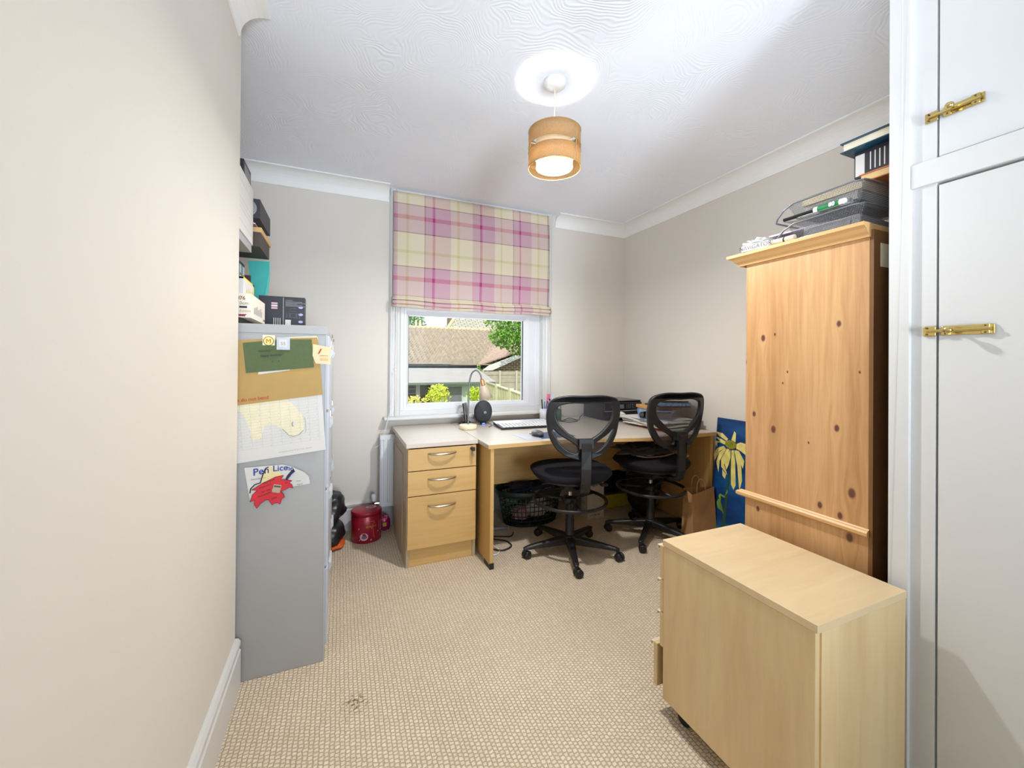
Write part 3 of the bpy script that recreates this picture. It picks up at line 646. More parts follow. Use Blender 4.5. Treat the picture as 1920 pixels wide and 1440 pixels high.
em = sheet([(-.43, 1.018), (-.0625, 1.0615), (-.079, 1.262), (-.0845, 1.287), (-.2, 1.281), (-.43, 1.262)], .0034, None)
txt(em, 1, 'Please do not bend', .0180, q(-.386, 1.0365, .0042), (1, 0, .10), (-.09, 0, 1), bold=.0002)
S('manila_envelope', 'large manila envelope printed please do not bend above the planner', 'envelope', em, [manila, redInk])
S('cream_envelope', 'cream paper edge behind the manila envelope on the filing cabinet', 'envelope', sheet([(-.2, 1.27), (-.081, 1.20), (-.082, 1.284), (-.0865, 1.292), (-.2, 1.284)], .0026, None), cream)
gm = sheet([(-.3215, 1.1475), (-.0945, 1.169), (-.1035, 1.279), (-.2, 1.276), (-.3325, 1.2595)], .0052, None)
txt(gm, 1, 'mummy', .013, q(-.284, 1.226, .0060), (1, 0, .06), (-.04, 0, 1), shear=.3); txt(gm, 1, 'happy birthday', .012, q(-.276, 1.208, .0060), (1, 0, .08), (-.04, 0, 1), shear=.3); txt(gm, 1, 'v     x', .011, q(-.238, 1.188, .0060), (1, 0, .08), (-.04, 0, 1))
S('green_envelope', 'dark green envelope with handwriting held by a magnet on the manila envelope', 'envelope', gm, [cardG, blackInk])
S('white_card', 'narrow white card edge under the green envelope', 'card', sheet([(-.282, 1.142), (-.178, 1.158), (-.178, 1.166), (-.282, 1.152)], .0042, None), paper)
mg = MB(); mg.box(-.269, -.229, YS-.006, YS-.0008, 1.252, 1.291); S('badge_magnet', 'cream square magnet with a red letter M badge above the green envelope', 'magnet', merge(merge(merge(mg, MB().poly([q(-.2495+a, 1.268+b, .0064) for a, b in reversed(ell(0, 0, .0175, .0175))]), 1), MB().poly([q(-.2495+a, 1.268+b, .0067) for a, b in reversed(ell(0, 0, .0155, .0155))]), 2), text_mb('M', .024, q(-.2495, 1.2595, .0070), (1, 0, 0), (0, 0, 1), align='CENTER'), 3), [cream, blackInk, plain('pale_yellow_badge', (240, 220, 130), .5), redInk])
mg = MB(); mg.box(-.222, -.178, YS-.013, YS-.0060, 1.236, 1.283); mg.box(-.214, -.187, YS-.0136, YS-.013, 1.246, 1.275, 1); txt(mg, 2, '55', .017, q(-.2005, 1.254, .0139), (1, 0, 0), (0, 0, 1), align='CENTER')
S('photo_magnet', 'clear square magnet with a white centre on the green envelope', 'magnet', mg, [plain('clear_acrylic', (190, 198, 208), .2), paper, greyInk])
pm = sheet([(-.088, 1.184), (-.0355, 1.1805), (-.0335, 1.2485), (-.0985, 1.2605), (-.1, 1.215)], .0060, None)
pm.prism([q(x, z, .0068) for x, z in ((-.0815, 1.221), (-.075, 1.224), (-.066, 1.243), (-.073, 1.241))], (0, .0004, 0), 1)
for k in range(5): txt(pm, 2, 'x/- 4', .012, q(-.068+.006*k, 1.195, .0066), (0, 0, 1), (-1, 0, 0))
S('sticky_note', 'pale yellow sticky note with red pen on the filing cabinet edge', 'note', pm, [plain('pale_yellow_note', (222, 210, 168), .8), redInk, plain('faint_orange_pen', (214, 150, 110), .8)])
lm = MB(); # certificate with one curled corner
cert = [(-.3235, .796), (-.20, .797), (-.168, .786), (-.125, .762), (-.108, .744), (-.104, .716), (-.18, .7065), (-.3045, .667)]
def at_(pl_, x):
    for (xa, za), (xb, zb) in zip(pl_[:-1], pl_[1:]):
        if xa <= x <= xb: return za+(zb-za)*(x-xa)/(xb-xa)
    return pl_[-1][1]
tp_ = [(-.3235, .796), (-.20, .797), (-.168, .786), (-.125, .762), (-.108, .744), (-.104, .720)]; bt_ = [(-.3235, .790), (-.3045, .667), (-.18, .7065), (-.104, .716)]
for k in range(44):
    xa = -.3235+.2195*k/44; xb = -.3235+.2195*(k+1)/44; ya, yb_ = (.0014+max(0, (x+.17))*.12 for x in (xa, xb))
    lm.prism([q(xa, at_(bt_, xa), ya), q(xb, at_(bt_, xb), yb_), q(xb, at_(tp_, xb), yb_), q(xa, at_(tp_, xa), ya)], (0, .0006, 0))
lm.poly([q(-.165, .786, .008), q(-.128, .765, .012), q(-.148, .752, .010)], 0)
txt(lm, 1, 'Pen', .036, q(-.296, .764, .0022), (1, 0, .12), (-.05, 0, 1), bold=.0006); txt(lm, 1, 'Lice', .031, q(-.232, .774, .0030), (1, 0, .02), (-.02, 0, 1), bold=.0005); txt(lm, 1, 'nce', .026, q(-.187, .776, .0040), (1, 0, -.30), (.1, 0, 1), bold=.0004)
txt(lm, 3, 'Awarded to', .010, q(-.303, .746, .0022), (1, 0, .1), (-.05, 0, 1)); txt(lm, 3, 'Date', .008, q(-.152, .727, .008), (1, 0, .1), (-.05, 0, 1)); txt(lm, 3, 'Signed', .008, q(-.150, .714, .008), (1, 0, .1), (-.05, 0, 1))
lm.prism([q(x, z, .0024) for x, z in ((-.272, .735), (-.262, .775), (-.25, .792), (-.236, .790), (-.205, .768), (-.20, .745), (-.21, .728))], (0, .0004, 0), 4)
m2 = MB().tube([q(x, z, .0030) for x, z in ((-.305, .70), (-.303, .716), (-.29, .73), (-.272, .735), (-.264, .765), (-.255, .788), (-.246, .792))], .0022, 5); lm.add(m2.v, m2.f, 5)
m2 = MB().tube([q(x, z, .0045) for x, z in ((-.186, .738), (-.18, .752), (-.165, .77), (-.156, .778))], .0045, 5); lm.add(m2.v, m2.f, 5)
m2 = MB().tube([q(x, z, .0050) for x, z in ((-.181, .742), (-.168, .760), (-.158, .768))], .0022, 5); lm.add(m2.v, m2.f, 1)
S('certificate', 'white pen licence certificate with a curled corner on the filing cabinet', 'certificate', lm, [paper, blueInk, redInk, greyInk, plain('cream_scroll_print', (226, 214, 160), .8), blackInk])
LF = [(245, 995), (300, 805), (370, 735), (420, 700), (350, 690), (275, 675), (400, 600), (560, 500), (650, 465), (850, 370), (1050, 345), (985, 465), (1150, 480), (1260, 520), (1190, 570), (1260, 630), (1290, 735), (1200, 705), (1100, 755), (985, 790), (1050, 880), (1080, 965), (1010, 1000), (970, 1150), (910, 1105), (830, 1110), (775, 1150), (690, 1000), (620, 990), (500, 1070), (405, 1195), (345, 1085), (345, 965)]
def lf(x, y): # zoom pixels of the leaf to the cabinet side
    return (-.3375+(x/12.8-0)*.001735-.0, .803-(y/12.8)*.001735+.0)
out = [lf(x, y) for x, y in LF]
rm_ = MB(); rm_.prism([q(x, z, .0046) for x, z in out], (0, .0006, 0))
for i in range(len(out)):
    a = out[i]; b = out[(i+1) % len(out)]
    t3 = MB().tube([q(a[0], a[1], .0046), q(b[0], b[1], .0046)], .0007, 4); rm_.add(t3.v, t3.f, 1)
for s_, x, z, sz in (('from mrs', -.275, .712, .011), ('for the', -.267, .696, .011), ('Achievement', -.279, .680, .011), ('well done', -.262, .729, .010), ('love', -.235, .667, .011), ('to', -.20, .738, .010), ('all', -.19, .722, .010)): txt(rm_, 1, s_, sz, q(x, z, .0052), (1, 0, .33), (-.3, 0, 1), shear=.2)
S('red_paper_leaf', 'red paper maple leaf with handwriting over the pen licence certificate', 'paper leaf', rm_, [redP, plain('dark_pen', (90, 16, 24), .7)])
mg = MB(); mg.box(-.0135, .0135, -.004, 0, -.0145, .0145); mg.box(-.0115, .0115, -.0044, -.004, .006, .0115, 1); mg.xf(Matrix.Translation((-.2175, YS-.0050, .7085)) @ Matrix.Rotation(R(14), 4, 'Y'))
S('square_magnet', 'small stone-coloured square magnet in the middle of the red leaf', 'magnet', mg, [plain('beige_stone', (176, 160, 140), .5), plain('dark_band', (80, 70, 66), .5)])

# ------------------------------------------------------------------ things stacked on the filing cabinets
ZF = 1.334
bb = MB(); bb.box(-.345, -.157, 2.16, 2.225, ZF+.014, 1.492)
f_ = 2.1595
for a in ((-.247, -.2455, 1.352, 1.487),): bb.poly([(a[0], f_, a[2]), (a[1], f_, a[2]), (a[1], f_, a[3]), (a[0], f_, a[3])], 1)
for k, zz in enumerate((1.475, 1.468, 1.463, 1.458, 1.453, 1.448)): bb.poly([(-.238, f_, zz), (-.238+(.05 if k else .03)+.02*(k % 3), f_, zz), (-.238+(.05 if k else .03)+.02*(k % 3), f_, zz+.002), (-.238, f_, zz+.002)], 2)
for (cx, cz, w_, h_) in ((-.205, 1.432, .012, .006), (-.226, 1.405, .006, .010), (-.206, 1.405, .010, .009), (-.185, 1.404, .006, .012)):
    t3 = MB().tube([(cx+w_*c, f_, cz+h_*s) for c, s in ((-1, -1), (1, -1), (1, 1), (-1, 1))], .0006, 4, closed=True); bb.add(t3.v, t3.f, 2)
for (a, b, c_, d) in ((-.238, -.215, 1.358, 1.385),): bb.poly([(a, f_, c_), (b, f_, c_), (b, f_, d), (a, f_, d)], 1)
for k in range(8): bb.poly([(-.29+k*.0042, f_, 1.362), (-.29+k*.0042+.0026, f_, 1.362), (-.29+k*.0042+.0026, f_, 1.392), (-.29+k*.0042, f_, 1.392)], 1 if k % 2 else 3)
for k in range(3): bb.poly([(-.295, f_, 1.455-k*.011), (-.27, f_, 1.455-k*.011), (-.27, f_, 1.463-k*.011), (-.295, f_, 1.463-k*.011)], 1 if k % 2 else 4)
for k in range(3): bb.poly([(-.166-.008+a, f_, 1.445-.034*k+b) for a, b in reversed(ell(0, 0, .010, .006, 10))], 5)
S('electronics_box', 'small black printed carton with white pictograms on the second filing cabinet', 'box', bb, [darkBox, paper, greyInk, blackInk, pinkInk, plain('lilac_print', (170, 170, 210), .6)])
S('magazine', 'thin dark magazine lying under the small black carton', 'magazine', MB().box(-.37, -.155, 2.13, 2.40, ZF+.001, ZF+.013), [plain('dark_blue_cover', (44, 48, 66), .4)])
# speaker carton
pb = MB(); pb.box(-.56, -.3125, 1.80, 2.105, ZF+.022, 1.447)
f_ = 1.7994
txt(pb, 1, 'TS-1076', .0185, (-.3935, f_, 1.423), (1, 0, 0), (0, 0, 1), bold=.0006); txt(pb, 1, '10cm', .017, (-.358, f_, 1.4045), (1, 0, 0), (0, 0, 1))
pb.poly([(-.375, f_, 1.392), (-.355, f_, 1.392), (-.355, f_, 1.399), (-.375, f_, 1.399)], 2); pb.poly([(-.350, f_, 1.392), (-.325, f_, 1.392), (-.325, f_, 1.399), (-.350, f_, 1.399)], 2)
txt(pb, 3, 'e', .022, (-.365, f_, 1.376), (1, 0, 0), (0, 0, 1), bold=.001, shear=.3); txt(pb, 4, 'Edition', .013, (-.350, f_, 1.377), (1, 0, 0), (0, 0, 1), shear=.3)
txt(pb, 3, 'Pioneer', .0155, (-.3765, f_, 1.361), (1, 0, 0), (0, 0, 1), bold=.0009)
for k in range(9): pb.poly([(-.3119, 1.86+.02*k, 1.376), (-.3119, 1.86+.02*k+.008, 1.376), (-.3119, 1.86+.02*k+.008, 1.40+.004*(k % 4)), (-.3119, 1.86+.02*k, 1.40+.004*(k % 4))], 5)
txt(pb, 3, 'Pioneer', .012, (-.3119, 2.06, 1.366), (0, 1, 0), (0, 0, 1), bold=.0006)
S('speaker_box', 'white printed speaker carton at the front of the first filing cabinet', 'box', pb, [plain('white_carton', (232, 226, 212), .6), plain('tan_print', (140, 110, 70), .6), blackInk, plain('maroon_print', (140, 30, 50), .6), goldInk, greyInk], bevel=0)
S('black_tray', 'flat black tray under the white speaker carton', 'tray', MB().box(-.60, -.345, 1.785, 2.10, ZF, ZF+.021), blackP)
yb = MB(); yb.box(-.60, -.3435, 1.83, 2.035, 1.449, 1.515); yb.box(-.60, -.3430, 1.83, 2.0355, 1.508, 1.5155, 1); yb.box(-.36, -.3430, 2.012, 2.0355, 1.47, 1.5155, 1)
for k in range(5): yb.poly([(-.3425, 1.88+.03*k, 1.452), (-.3425, 1.90+.03*k, 1.452), (-.3425, 1.89+.03*k, 1.48+.006*(k % 3))], 1)
S('yellow_edged_box', 'white carton with yellow edges on top of the speaker carton', 'box', yb, [paper, plain('lemon_print', (226, 216, 90), .6)])
# lever arch files
def binder(y, label):
    b = T('lever_arch_file', label, 'file', (-.55, y+.03, ZF), 0, 'lever arch files on the filing cabinets')
    P('cover', MB().box(-.70, -.425, y, y+.055, ZF, ZF+.315), blackP, b, bevel=.002)
    lb = MB(); lb.box(-.425, -.4243, y+.006, y+.049, ZF+.03, ZF+.30); lb.box(-.4243, -.4239, y+.016, y+.038, ZF+.25, ZF+.262, 1); lb.box(-.4243, -.4239, y+.016, y+.038, ZF+.225, ZF+.237, 1)
    P('spine_label', lb, [plain('pale_grey_label', (196, 202, 208), .6), green], b, label='pale label on the spine')
binder(2.11, 'black lever arch file nearest the wall end with a grey spine label'); binder(2.172, 'middle lever arch file of three under the brown box'); binder(2.234, 'lever arch file next to the dark red book')
S('dark_red_book', 'thin dark red book standing between the files and turquoise folder', 'book', MB().box(-.62, -.405, 2.30, 2.325, ZF, ZF+.27), plain('dark_red_cover', (74, 34, 34), .6))
def folder():
    n = 12; L_ = []; Rr = []
    for i in range(n+1):
        t = i/n; z = ZF+.002+.352*t; L_.append((-.425+.040*(1-t), z)); Rr.append((-.380+.050*math.sin(min(1, t*1.15)*PI/2), z))
    mb = MB(); pts = [(x, 2.36-.010*(1-(z-ZF)/.35), z) for x, z in L_]+[(x, 2.345, z) for x, z in reversed(Rr)]
    mb.prism(pts, (0, .018, 0)); return mb
S('turquoise_folder', 'bright turquoise plastic folder standing bent beside the files', 'folder', folder(), teal)
S('orange_trinket', 'small orange wooden figure behind the white speaker carton', 'ornament', MB().sphere((-.352, 2.075, ZF+.019), .018, 12, sc=(1, 1, 1)).sphere((-.352, 2.075, ZF+.05), .013, 12), plain('orange_wood', (190, 130, 60), .6))
S('brown_box', 'dark brown shoe box lying over the lever arch files', 'box', MB().box(-.62, -.325, 2.055, 2.30, 1.687, 1.752), darkBrown, bevel=.002)
S('tan_box_lid', 'tan cardboard box lying on the dark brown shoe box', 'box', MB().box(-.60, -.322, 2.065, 2.33, 1.753, 1.776), tanP, bevel=.002)
S('pink_notebook', 'thin pink edged notebook between the tan box and black speaker', 'notebook', MB().box(-.58, -.345, 2.06, 2.29, 1.777, 1.787).box(-.578, -.346, 2.062, 2.288, 1.787, 1.792, 1), [plain('plum_cover', (120, 50, 80), .6), paper])
sp_ = MB(); sp_.box(-.60, -.325, 2.045, 2.32, 1.808, 1.892); sp_.lathe([(.0, -.001), (.036, -.001), (.038, 0)], (-.375, 2.0445, 1.85), 20, 1, axis='Y')
S('loudspeaker', 'black box loudspeaker with its side to the room at the top of the pile', 'speaker', sp_, [darkBox, greyP], bevel=.002)
S('folded_papers', 'folded papers between the notebook and loudspeaker', 'papers', MB().box(-.58, -.36, 2.08, 2.27, 1.7925, 1.8075), paper)
wb = MB(); wb.box(-.64, -.3505, 1.785, 2.045, 1.6875, 1.925)
for zz in (1.72, 1.768, 1.786, 1.806, 1.872): wb.poly([(-.3499, 1.785, zz+.006), (-.3499, 2.043, zz-.004), (-.3499, 2.043, zz-.0025), (-.3499, 1.785, zz+.0075)], 1)
S('white_archive_box', 'large white ruled archive box by the wall end high on the pile', 'box', wb, [paper, plain('brown_rule', (190, 160, 140), .7)], bevel=.002)
S('folded_boxes', 'thin grey cardboard layer under the white archive box', 'cardboard', MB().box(-.66, -.355, 1.79, 2.04, 1.6555, 1.686), plain('grey_card', (170, 170, 172), .7))
S('black_case', 'small black case on top of the white archive box', 'case', MB().box(-.56, -.365, 1.93, 2.07, 1.9265, 2.008).box(-.365, -.3642, 1.945, 2.055, 1.945, 1.995, 1), [darkBox, greyP], bevel=.003)

# ------------------------------------------------------------------ floor left of the desk
tn = T('biscuit_tin', 'oval crimson biscuit tin standing on the carpet left of the pedestal', 'tin', (.172, 2.90, 0))
def ovprof(pr, mi, mb=None): return (mb or MB()).lathe(pr, (.172, 2.90, 0), 40, mi, True, ex=1.0, ey=.93)
m = ovprof([(0, 0), (.093, 0), (.096, .004), (.096, .172), (.093, .176), (0, .176)], 0)
def onbody(phi, z, s_=1.002):
    return Vector((.172+.096*s_*math.cos(phi), 2.90+.096*.93*s_*math.sin(phi), z))
def decal(mb, phi0, z0, pts, mi, k=1.006):
    mb.poly([onbody(phi0+a/.096, z0+b, k) for a, b in pts], mi)
f0 = -PI/2+.05
decal(m, f0-.25, .045, ell(0, 0, .026, .024, 20), 2, 1.008); decal(m, f0-.25, .045, ell(0, -.002, .016, .012, 12), 3, 1.02)
decal(m, f0-.1, .020, [(-.045, 0), (.03, -.004), (.034, .006), (-.04, .010)], 2, 1.015)
decal(m, f0-.1, .092, [(-.05, 0), (.035, 0), (.035, .008), (-.05, .008)], 2, 1.010)
decal(m, f0+.9, .06, [(-.02, 0), (.02, .006), (.02, .014), (-.02, .008)], 2, 1.015)
for k in range(5): decal(m, f0+.95, .085+.010*k, [(-.016, 0), (.016, 0), (.016, .003), (-.016, .003)], 2, 1.010)
def arcdec(a0, z0, L_): 
    t3 = MB().tube([onbody(f0+a/.096, z0+b, 1.006) for a, b in L_], .0012, 4); m.add(t3.v, t3.f, 1)
arcdec(0, .13, [(-.03, .0), (-.02, .012), (-.005, .010), (.01, .015), (.025, .010), (.04, .012), (.045, -.002), (.03, -.01), (.035, -.06), (.04, -.10)])
for i, ch in enumerate('CLASSIC'):
    a = f0-.13+i*.0093/.096; txt(m, 1, ch, .015, onbody(a, .103, 1.012), (-math.sin(a), math.cos(a)*.93, 0), (0, 0, 1), bold=.0005)
P('body', m, [redTin, goldInk, pinkInk, plain('tin_grey_print', (110, 90, 100), .5)], tn)
m = ovprof([(0, .200), (.090, .200), (.097, .196), (.0985, .190), (.0985, .172), (.0965, .172)], 0)
m.poly([(.172+.03+a, 2.90+.02+b, .2006) for a, b in ell(0, 0, .036, .024)], 1); m.poly([(.172+.03+a, 2.90+.02+b, .2010) for a, b in ell(0, 0, .022, .013)], 2)
P('lid', m, [redTin, pinkInk, plain('lid_grey_print', (120, 100, 110), .5)], tn)
m = MB(); m.blob((.297, 2.975, .055), (.035, .012, .060), .35, 8, 3, 0); m.box(.283, .308, 2.955, 2.962, .04, .065, 1)
S('sweet_packet', 'crumpled pink foil packet between the tin and the pedestal', 'packet', m, [plain('magenta_foil', (150, 30, 80), .3, .2, var=.3), plain('gold_spot', (200, 160, 60), .4)])
bg_ = MB(); bg_.blob((-.085, 2.895, .235), (.125, .135, .115), .16, 6, 4); bg_.blob((-.075, 2.885, .085), (.115, .14, .095), .14, 6, 9); 
bgo = T('rucksack', 'black nylon rucksack slumped behind the filing cabinets', 'bag', (-.08, 2.89, 0)); P('body', bg_, bagK, bgo)
m = MB(); m.blob((-.02, 2.86, .022), (.055, .10, .020), .3, 5, 2); P('strap', m, orange, bgo, label='orange strap')

# ------------------------------------------------------------------ office chairs
def shape2d(outer, holes, depth, bevel, name):
    cu = bpy.data.curves.new(name, 'CURVE'); cu.dimensions = '2D'; cu.fill_mode = 'BOTH'; cu.extrude = depth; cu.bevel_depth = bevel; cu.bevel_resolution = 2; cu.resolution_u = 6
    for lp in [outer]+holes:
        sp = cu.splines.new('BEZIER'); sp.bezier_points.add(len(lp)-1); sp.use_cyclic_u = True
        for bp, p in zip(sp.bezier_points, lp): bp.co = (p[0], p[1], 0); bp.handle_left_type = bp.handle_right_type = 'AUTO'
    ob = bpy.data.objects.new('tmp_shape', cu); C.objects.link(ob); dg = bpy.context.evaluated_depsgraph_get(); dg.update()
    me = bpy.data.meshes.new_from_object(ob.evaluated_get(dg))
    mb = MB(); mb.add([v.co[:] for v in me.vertices], [tuple(p.vertices) for p in me.polygons], 0, False)
    bpy.data.objects.remove(ob); bpy.data.curves.remove(cu); bpy.data.meshes.remove(me); return mb
# back outline, metres: x across, z up from the lower end of the back
OUT = [(-.150, .350), (-.192, .328), (-.206, .285), (-.205, .200), (-.182, .112), (-.125, .040), (-.045, .008), (0, .004), (.045, .008), (.125, .040), (.182, .112), (.205, .200), (.212, .290), (.198, .332), (.155, .351), (0, .358)]
H1 = [(-.130, .320), (-.164, .302), (-.174, .262), (-.163, .218), (-.125, .172), (-.060, .122), (0, .102), (.060, .122), (.125, .172), (.163, .218), (.176, .262), (.170, .302), (.136, .321), (0, .328)]
H2 = [(-.180, .182), (-.164, .172), (-.140, .150), (-.050, .092), (-.034, .076), (-.035, .036), (-.060, .034), (-.118, .064), (-.162, .120)]
H3 = [(-x, z) for x, z in reversed(H2)]
def curve_y(x, z): return .9*x*x-.03*math.sin((z-.1)*4)
def to_back(mb, y0, z0, flip=1):
    mb.v = [(x, y0+curve_y(x, y)-zz, z0+y) for x, y, zz in mb.v]; return mb
YB, ZB = -.265, .645
def make_chair(label, loc, rz, base_rot, group='black mesh-backed draughtsman chairs at the desk'):
    c = T('office_chair', label, 'chair', loc, rz, group)
    def L(nm, mb, mat, **k): return P(nm, mb, mat, c, world=False, **k)
    m = MB(); m.blob((0, .0, .515), (.245, .235, .048), .04, 3, 2, sub=5, flat=False, sq=.82)
    m.v = [(x, y, z+.30*x*x*0+(-.55*max(0, y-.12)**2)+.10*max(0, abs(x)-.15)) for x, y, z in m.v]
    L('seat', m, fabricK)
    L('seat_pan', MB().lathe([(0, .462), (.17, .462), (.215, .478), (.22, .488), (0, .492)], n=28, smooth=True), blackP)
    bf = L('back_frame', to_back(shape2d(OUT, [H1, H2, H3], .006, .007, 'back'), YB, ZB), blackP)
    net = MB(); pts = []
    def fillhole(h, mb):
        n = len(h); cx = sum(p[0] for p in h)/n; cz = sum(p[1] for p in h)/n
        # smooth ring, a little outside the hole
        ring = []
        for i in range(n):
            p0, p1, p2, p3 = (Vector(h[(i+k-1) % n]) for k in range(4))
            for s in range(4):
                t = s/4; ring.append(.5*((2*p1)+(-p0+p2)*t+(2*p0-5*p1+4*p2-p3)*t*t+(-p0+3*p1-3*p2+p3)*t**3))
        K = len(ring); vs = []; fs = []
        for j in range(5):
            for r_ in ring: vs.append((cx+(r_[0]-cx)*(j/4)*1.02, cz+(r_[1]-cz)*(j/4)*1.02, 0))
        for j in range(4):
            for i in range(K): fs.append((j*K+i, j*K+(i+1) % K, (j+1)*K+(i+1) % K, (j+1)*K+i))
        mb.add(vs, fs, 0, True)
    for h in (H1, H2, H3): fillhole(h, net)
    L('back_net', to_back(net, YB+.002, ZB), chairNet)
    # spine: wide strap from the back frame down and under the seat
    pr = [(-.312, .745), (-.306, .700), (-.306, .60), (-.300, .52), (-.285, .468), (-.25, .445), (-.12, .442)]
    m = MB()
    for (ya, za), (yb_, zb) in zip(pr[:-1], pr[1:]):
        d = Vector((0, yb_-ya, zb-za)).normalized(); nrm = Vector((0, d.z, -d.y)); th = .016
        a = Vector((0, ya, za)); b = Vector((0, yb_, zb)); w_ = .029
        m.add([a+Vector((-w_, 0, 0)), a+Vector((w_, 0, 0)), b+Vector((w_, 0, 0)), b+Vector((-w_, 0, 0)), a+Vector((-w_, 0, 0))-nrm*th, a+Vector((w_, 0, 0))-nrm*th, b+Vector((w_, 0, 0))-nrm*th, b+Vector((-w_, 0, 0))-nrm*th],
              [(0, 1, 2, 3), (7, 6, 5, 4), (0, 4, 5, 1), (1, 5, 6, 2), (2, 6, 7, 3), (3, 7, 4, 0)])
    m.box(-.042, .042, -.306, -.270, .715, .768)
    L('back_support', m, blackP, bevel=.004, seg=3)
    m = MB(); m.box(-.07, .07, -.11, .09, .425, .462); m.cyl((0, 0, .39), .03, .04, 18); m.tube([(.05, .0, .44), (.16, -.02, .437), (.20, -.03, .43)], .005, 8); m.box(.19, .235, -.045, -.018, .42, .434); m.tube([(-.05, .02, .44), (-.18, .0, .437)], .005, 8)
    L('mechanism', m, blackP, bevel=.004)
    m = MB(); m.cyl((0, 0, .27), .0135, .17, 18); L('gas_piston', m, chrome)
    m = MB(); m.lathe([(.0, .075), (.034, .075), (.034, .095), (.027, .105), (.0265, .21), (.0245, .212), (.0245, .34), (.021, .342), (.021, .36), (0, .36)], n=24); L('column_cover', m, blackP)
    # foot ring with spokes
    fr_ = L('foot_ring', MB().tube([(.225*math.cos(2*PI*i/48), .225*math.sin(2*PI*i/48), .335) for i in range(48)], .0105, 10, closed=True), blackP)
    m = MB(); m.lathe([(.024, .31), (.04, .315), (.045, .335), (.04, .352), (.024, .356)], n=20)
    for k in range(3):
        a = 2*PI*k/3+.5; m.tube([(.03*math.cos(a), .03*math.sin(a), .335), (.22*math.cos(a), .22*math.sin(a), .335)], .009, 8)
    m.cyl((-.0, -.062, .325), .014, .022, 12, axis='Y'); P('ring_hub', m, blackP, fr_, world=False)
    m = MB(); m.lathe([(0, .060), (.038, .060), (.046, .075), (.044, .105), (.032, .118), (0, .118)], n=24); L('base_hub', m, blackP)
    for k in range(5):
        a = base_rot-rz+2*PI*k/5; ca, sa = math.cos(a), math.sin(a)
        m = MB(); vs = []; fs = []; secs = [(.02, .026, .062, .112), (.10, .023, .062, .104), (.20, .019, .060, .090), (.285, .0165, .058, .077), (.305, .012, .058, .070)]
        for (r_, hw, zl, zh) in secs:
            for sx, z in ((-1, zl), (1, zl), (.95, zh-.006), (.5, zh), (-.5, zh), (-.95, zh-.006)):
                x = r_; y = hw*sx; vs.append((x*ca-y*sa, x*sa+y*ca, z))
        for i in range(len(secs)-1):
            for j in range(6): fs.append((i*6+j, i*6+(j+1) % 6, (i+1)*6+(j+1) % 6, (i+1)*6+j))
        fs += [tuple(reversed(range(6))), tuple((len(secs)-1)*6+j for j in range(6))]
        m.add(vs, fs); lg = L('base_leg', m, blackP, bevel=.003)
        x0, y0 = .295*ca, .295*sa; b2 = a+[.9, -1.2, 2.0, .3, -2.2][k]
        m = MB(); ax, ay = math.cos(b2), math.sin(b2)
        for sd in (-1, 1):
            q_ = MB().lathe([(0, -.010), (.020, -.010), (.0245, -.006), (.0245, .006), (.020, .010), (0, .010)], n=20, axis='X')
            q_.xf(Matrix.Translation((x0+ax*.013*sd-ay*.012, y0+ay*.013*sd+ax*.012, .0245)) @ Matrix.Rotation(b2, 4, 'Z')); m.add(q_.v, q_.f, 0, True)
        m.cyl((x0, y0, .035), .011, .028, 12); P('castor', m, blackP, lg, world=False)
    return c
make_chair('black mesh-backed office chair with foot ring nearer the drawers, seat empty', (1.338, 2.21, 0), R(-14), R(30.4))
make_chair('black mesh-backed office chair by the papers with grey clothing on its seat', (1.995, 2.225, 0), R(-4), R(1))
m = MB(); m.blob((1.97, 2.27, .592), (.19, .15, .026), .5, 6, 12, 0, 5, flat=True)
t3 = MB().tube(path([(1.80, 2.18, .585), (1.86, 2.13, .572), (2.0, 2.11, .572), (2.12, 2.14, .575)]), .005, 6); m.add(t3.v, t3.f, 1, True)
t3 = MB().tube(path([(1.82, 2.33, .60), (1.88, 2.22, .605), (1.98, 2.18, .60), (2.1, 2.2, .60)]), .004, 6); m.add(t3.v, t3.f, 1, True)
t3 = MB().tube(path([(2.12, 2.25, .585), (2.20, 2.16, .575), (2.21, 2.10, .560), (2.16, 2.09, .560)]), .006, 6); m.add(t3.v, t3.f, 1, True)
S('grey_hoodie', 'crumpled grey garment with tan edging on the seat of the right chair', 'clothing', m, [denim, lace])

# ------------------------------------------------------------------ under the desk
bk = T('laundry_basket', 'dark green plastic lattice laundry basket under the desk', 'basket', (1.33, 2.775, 0), 0)
def basket():
    mb = MB(); cx, cy = 1.33, 2.775
    def pt(a, z):
        k = .80+.20*(z/.255); return (cx+.255*k*math.cos(a), cy+.165*k*math.sin(a), z)
    for z in (.012, .045, .08, .115, .15, .185, .218): mb.tube([pt(2*PI*i/40, z) for i in range(40)], .0036, 5, closed=True)
    for i in range(44):
        a = 2*PI*i/44; mb.tube([pt(a, .006), pt(a, .12), pt(a, .225)], .0032, 5)
    mb.lathe([(0, .003), (.20, .003), (.204, .008), (.2, .012), (0, .012)], (cx, cy, 0), 40, 0, True, ex=1.0, ey=.65)
    return mb
gP = plain('dark_green_plastic', (30, 44, 40), .45)
P('lattice', basket(), gP, bk)
m = MB().lathe([(.250, .220), (.262, .222), (.270, .240), (.272, .262), (.264, .266), (.258, .246), (.250, .238)], (1.33, 2.775, 0), 48, 0, True, ex=1.0, ey=.66)
P('rim', m, gP, bk)
cols = [plain('white_cloth', (206, 200, 194), .9, bump=.4, bscale=40), plain('pink_cloth', (186, 140, 140), .9, bump=.4, bscale=40), plain('grey_cloth', (120, 120, 122), .9), plain('green_cloth', (90, 130, 96), .9), darkBlue]
